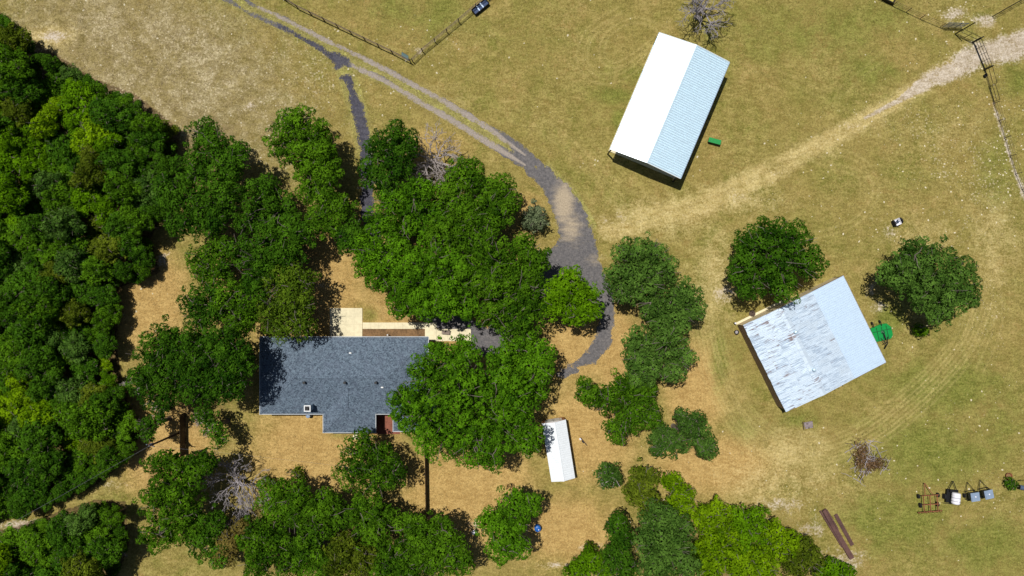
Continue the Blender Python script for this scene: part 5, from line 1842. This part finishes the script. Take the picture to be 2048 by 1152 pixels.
# fallen post near storage shed
A, B = P(1161, 875), P(1174, 891)
t = thing("fallen_post", "dark post lying on the ground right of the white storage shed", "post", (A.x, A.y, 0), math.atan2(B.y - A.y, B.x - A.x))
L = (B - A).length
MB().tube([(0, 0, .08), (L, 0, .06)], [.08, .06], 8).build("shaft", M_DKWOOD, t)
MB().box((L * .45, -.12, .1), (.35, .16, .16)).build("bracket", M_BLACK, t)
MB().box((.12, -.16, .08), (.26, .2, .14)).build("plate", M_TANK, t)

# blue drum and white chair by the lone oak
q = P(1075, 1053)
t = thing("plastic_drum", "blue round plastic drum in the shade of the lone oak", "drum", (q.x, q.y, 0))
MB().lathe((0, 0, 0), [(.4, 0), (.44, .1), (.45, .45), (.43, .5), (.45, .55), (.44, .85), (.38, .93), (.2, .96), (.05, .97)], 20).build("shell", M_BLUE, t, smooth=True)
MB().lathe((.12, -.1, .94), [(.07, 0), (.07, .05), (.02, .06)], 10).build("bung", M_TANK, t)
q = P(949, 1062)
t = thing("garden_chair", "white plastic garden chair tucked at the lone oak's left edge", "chair", (q.x, q.y, 0), math.radians(35))
MB().box((0, 0, .42), (.5, .48, .05)).build("seat", M_TANK, t)
MB().beam((0, .24, .42), (0, .34, .85), .48, .05).build("backrest", M_TANK, t)
for sx in (-.22, .22):
    for sy in (-.2, .2):
        MB().tube([(sx, sy, .42), (sx * 1.15, sy * 1.15, 0)], [.03, .025], 6).build("leg", M_TANK, t)
    MB().box((sx * 1.15, .02, .64), (.06, .46, .035)).build("armrest", M_TANK, t)

# ------------------------------------------------------------------ loose stones and grass
rng = np.random.default_rng(21)
pt = []
for (cx, cy, sx, sy, n) in ((330, 110, 230, 110, 260), (640, 170, 120, 100, 170), (1930, 340, 110, 120, 170), (1960, 830, 100, 90, 90), (1950, 1000, 90, 50, 60), (1600, 960, 160, 60, 90), (1800, 250, 150, 60, 80), (1210, 90, 160, 70, 60), (1620, 340, 150, 70, 60),
                            (2010, 290, 16, 90, 120), (1900, 120, 80, 50, 110), (1905, 30, 30, 16, 60), (1190, 320, 20, 10, 8), (700, 95, 70, 25, 50), (880, 80, 50, 40, 40), (1740, 450, 50, 40, 50), (1790, 660, 40, 40, 22), (290, 600, 45, 60, 26), (1860, 900, 130, 130, 60), (1290, 960, 150, 60, 30), (600, 330, 40, 30, 14)):
    pt.append(np.stack([rng.normal(cx, sx, n), rng.normal(cy, sy, n)], -1))
pt = np.concatenate(pt)
keep = ~in_poly(pt[:, 0], pt[:, 1], WOODS) & (pt[:, 0] > -40) & (pt[:, 0] < 2090) & (pt[:, 1] > -40) & (pt[:, 1] < 1190) & (road_field(pt[:, 0], pt[:, 1]) < -1)
pt = pt[keep]
base = np.array([(1, 0, 0), (.4, .9, 0), (-.6, .75, 0), (-1, -.1, 0), (-.35, -.9, 0), (.65, -.8, 0), (0.1, 0, .6), (-.2, .3, .5)])
fc = np.array([(0, 1, 6), (1, 7, 6), (1, 2, 7), (2, 3, 7), (3, 6, 7), (3, 4, 6), (4, 5, 6), (5, 0, 6)])
n = len(pt)
sz = .035 + .15 * rng.random(n) ** 3.2
th = rng.uniform(0, 6.28, n)
V = base[None] * (1 + rng.uniform(-.25, .25, (n, 8, 1)))
c_, s_ = np.cos(th)[:, None], np.sin(th)[:, None]
Vx = (V[..., 0] * c_ - V[..., 1] * .75 * s_) * sz[:, None] + ((pt[:, 0] - 1024) / PXM)[:, None]
Vy = (V[..., 0] * s_ + V[..., 1] * .75 * c_) * sz[:, None] + ((576 - pt[:, 1]) / PXM)[:, None]
Vz = V[..., 2] * sz[:, None] - .01
co = np.stack([Vx, Vy, Vz], -1).reshape(-1, 3)
fcs = (fc[None] + 8 * np.arange(n)[:, None, None]).reshape(-1, 3)
o = link("loose_stones", fast_mesh("loose_stones", co, fcs, M_STONE))
o["kind"] = "stuff"
o["label"] = "pale limestone bits scattered over the dry grass"


# short dry grass tufts
def grass_material():
    m = bpy.data.materials.new("grass_blades")
    m.use_nodes = True
    nt = m.node_tree
    b = nt.nodes["Principled BSDF"]
    at = nt.nodes.new("ShaderNodeAttribute"); at.attribute_name = "gcol"
    nt.links.new(at.outputs["Color"], b.inputs["Base Color"])
    b.inputs["Roughness"].default_value = .9
    b.inputs["Specular IOR Level"].default_value = .1
    return m


n = 60000
gu = rng.uniform(-30, 2080, n)
gv = rng.uniform(-30, 1185, n)
# extra tufts along the road edge
ru, rv = rng.uniform(420, 1260, 60000), rng.uniform(-15, 780, 60000)
rf = road_field(ru, rv)
sel = (rf < 1.5) & (rf > -6)
gu, gv = np.concatenate([gu, ru[sel]]), np.concatenate([gv, rv[sel]])
rf = road_field(gu, gv)
x, y = (gu - 1024) / PXM, (576 - gv) / PXM
F1, F2 = fields(x, y)
bad = (rf > 1.5) | (F2[:, 1] > .5) | (F2[:, 2] > .9) | ((gu > 516) & (gu < 945) & (gv > 640) & (gv < 868)) | ((gu > 655) & (gu < 730) & (gv > 610) & (gv < 680))
ok = ~bad
gu, gv, F1, F2, x, y = gu[ok], gv[ok], F1[ok], F2[ok], x[ok], y[ok]
# keep out of the buildings
for ob, w, l in ((barn, bw, bl), (shed, sw, sl), (wsh, ww, wl)):
    a_ = -ob.rotation_euler.z
    lx = (x - ob.location.x) * math.cos(a_) - (y - ob.location.y) * math.sin(a_)
    ly = (x - ob.location.x) * math.sin(a_) + (y - ob.location.y) * math.cos(a_)
    k_ = (np.abs(lx) > w / 2) | (np.abs(ly) > l / 2)
    gu, gv, F1, F2, x, y = gu[k_], gv[k_], F1[k_], F2[k_], x[k_], y[k_]
n = len(x)
A = lambda *c: np.array(lin(*c, G)[:3])
g1 = (F1[:, 2] * rng.uniform(.3, 1.2, n)).clip(0, 1)[:, None]
colr = A(150, 136, 74) * (1 - g1) + A(108, 118, 48) * g1
w_ = (F1[:, 1] * .9).clip(0, 1)[:, None]; colr = colr * (1 - w_) + A(190, 158, 100) * w_
w_ = (F1[:, 0] * .9).clip(0, 1)[:, None]; colr = colr * (1 - w_) + A(160, 142, 104) * w_
w_ = (F2[:, 0] * .8).clip(0, 1)[:, None]; colr = colr * (1 - w_) + A(204, 182, 124) * w_
w_ = (F1[:, 3]).clip(0, 1)[:, None]; colr = colr * (1 - w_) + A(158, 148, 90) * w_
colr = colr * rng.uniform(.72, 1.3, (n, 1))
K = 5
ang_ = rng.uniform(0, 6.28, (n, K))
Lb = rng.uniform(.08, .24, (n, K)) * (1 + .5 * F1[:, 3])[:, None]
hb = rng.uniform(.03, .12, (n, K))
cx = x[:, None] + rng.normal(size=(n, K)) * .09
cy = y[:, None] + rng.normal(size=(n, K)) * .09
wd = .035
p0 = np.stack([cx - np.sin(ang_) * wd, cy + np.cos(ang_) * wd, np.zeros_like(cx)], -1)
p1 = np.stack([cx + np.sin(ang_) * wd, cy - np.cos(ang_) * wd, np.zeros_like(cx)], -1)
p2 = np.stack([cx + np.cos(ang_) * Lb, cy + np.sin(ang_) * Lb, hb], -1)
co = np.stack([p0, p1, p2], 2).reshape(-1, 3)
cl_ = np.repeat(np.concatenate([colr, np.ones((n, 1))], 1), K * 3, axis=0)
o = link("grass", fast_mesh("grass", co, np.arange(len(co)).reshape(-1, 3), grass_material(), {"gcol": ('FLOAT_COLOR', cl_)}))
o["kind"] = "stuff"
o["label"] = "short dry grass tufts over the pasture and lawn"
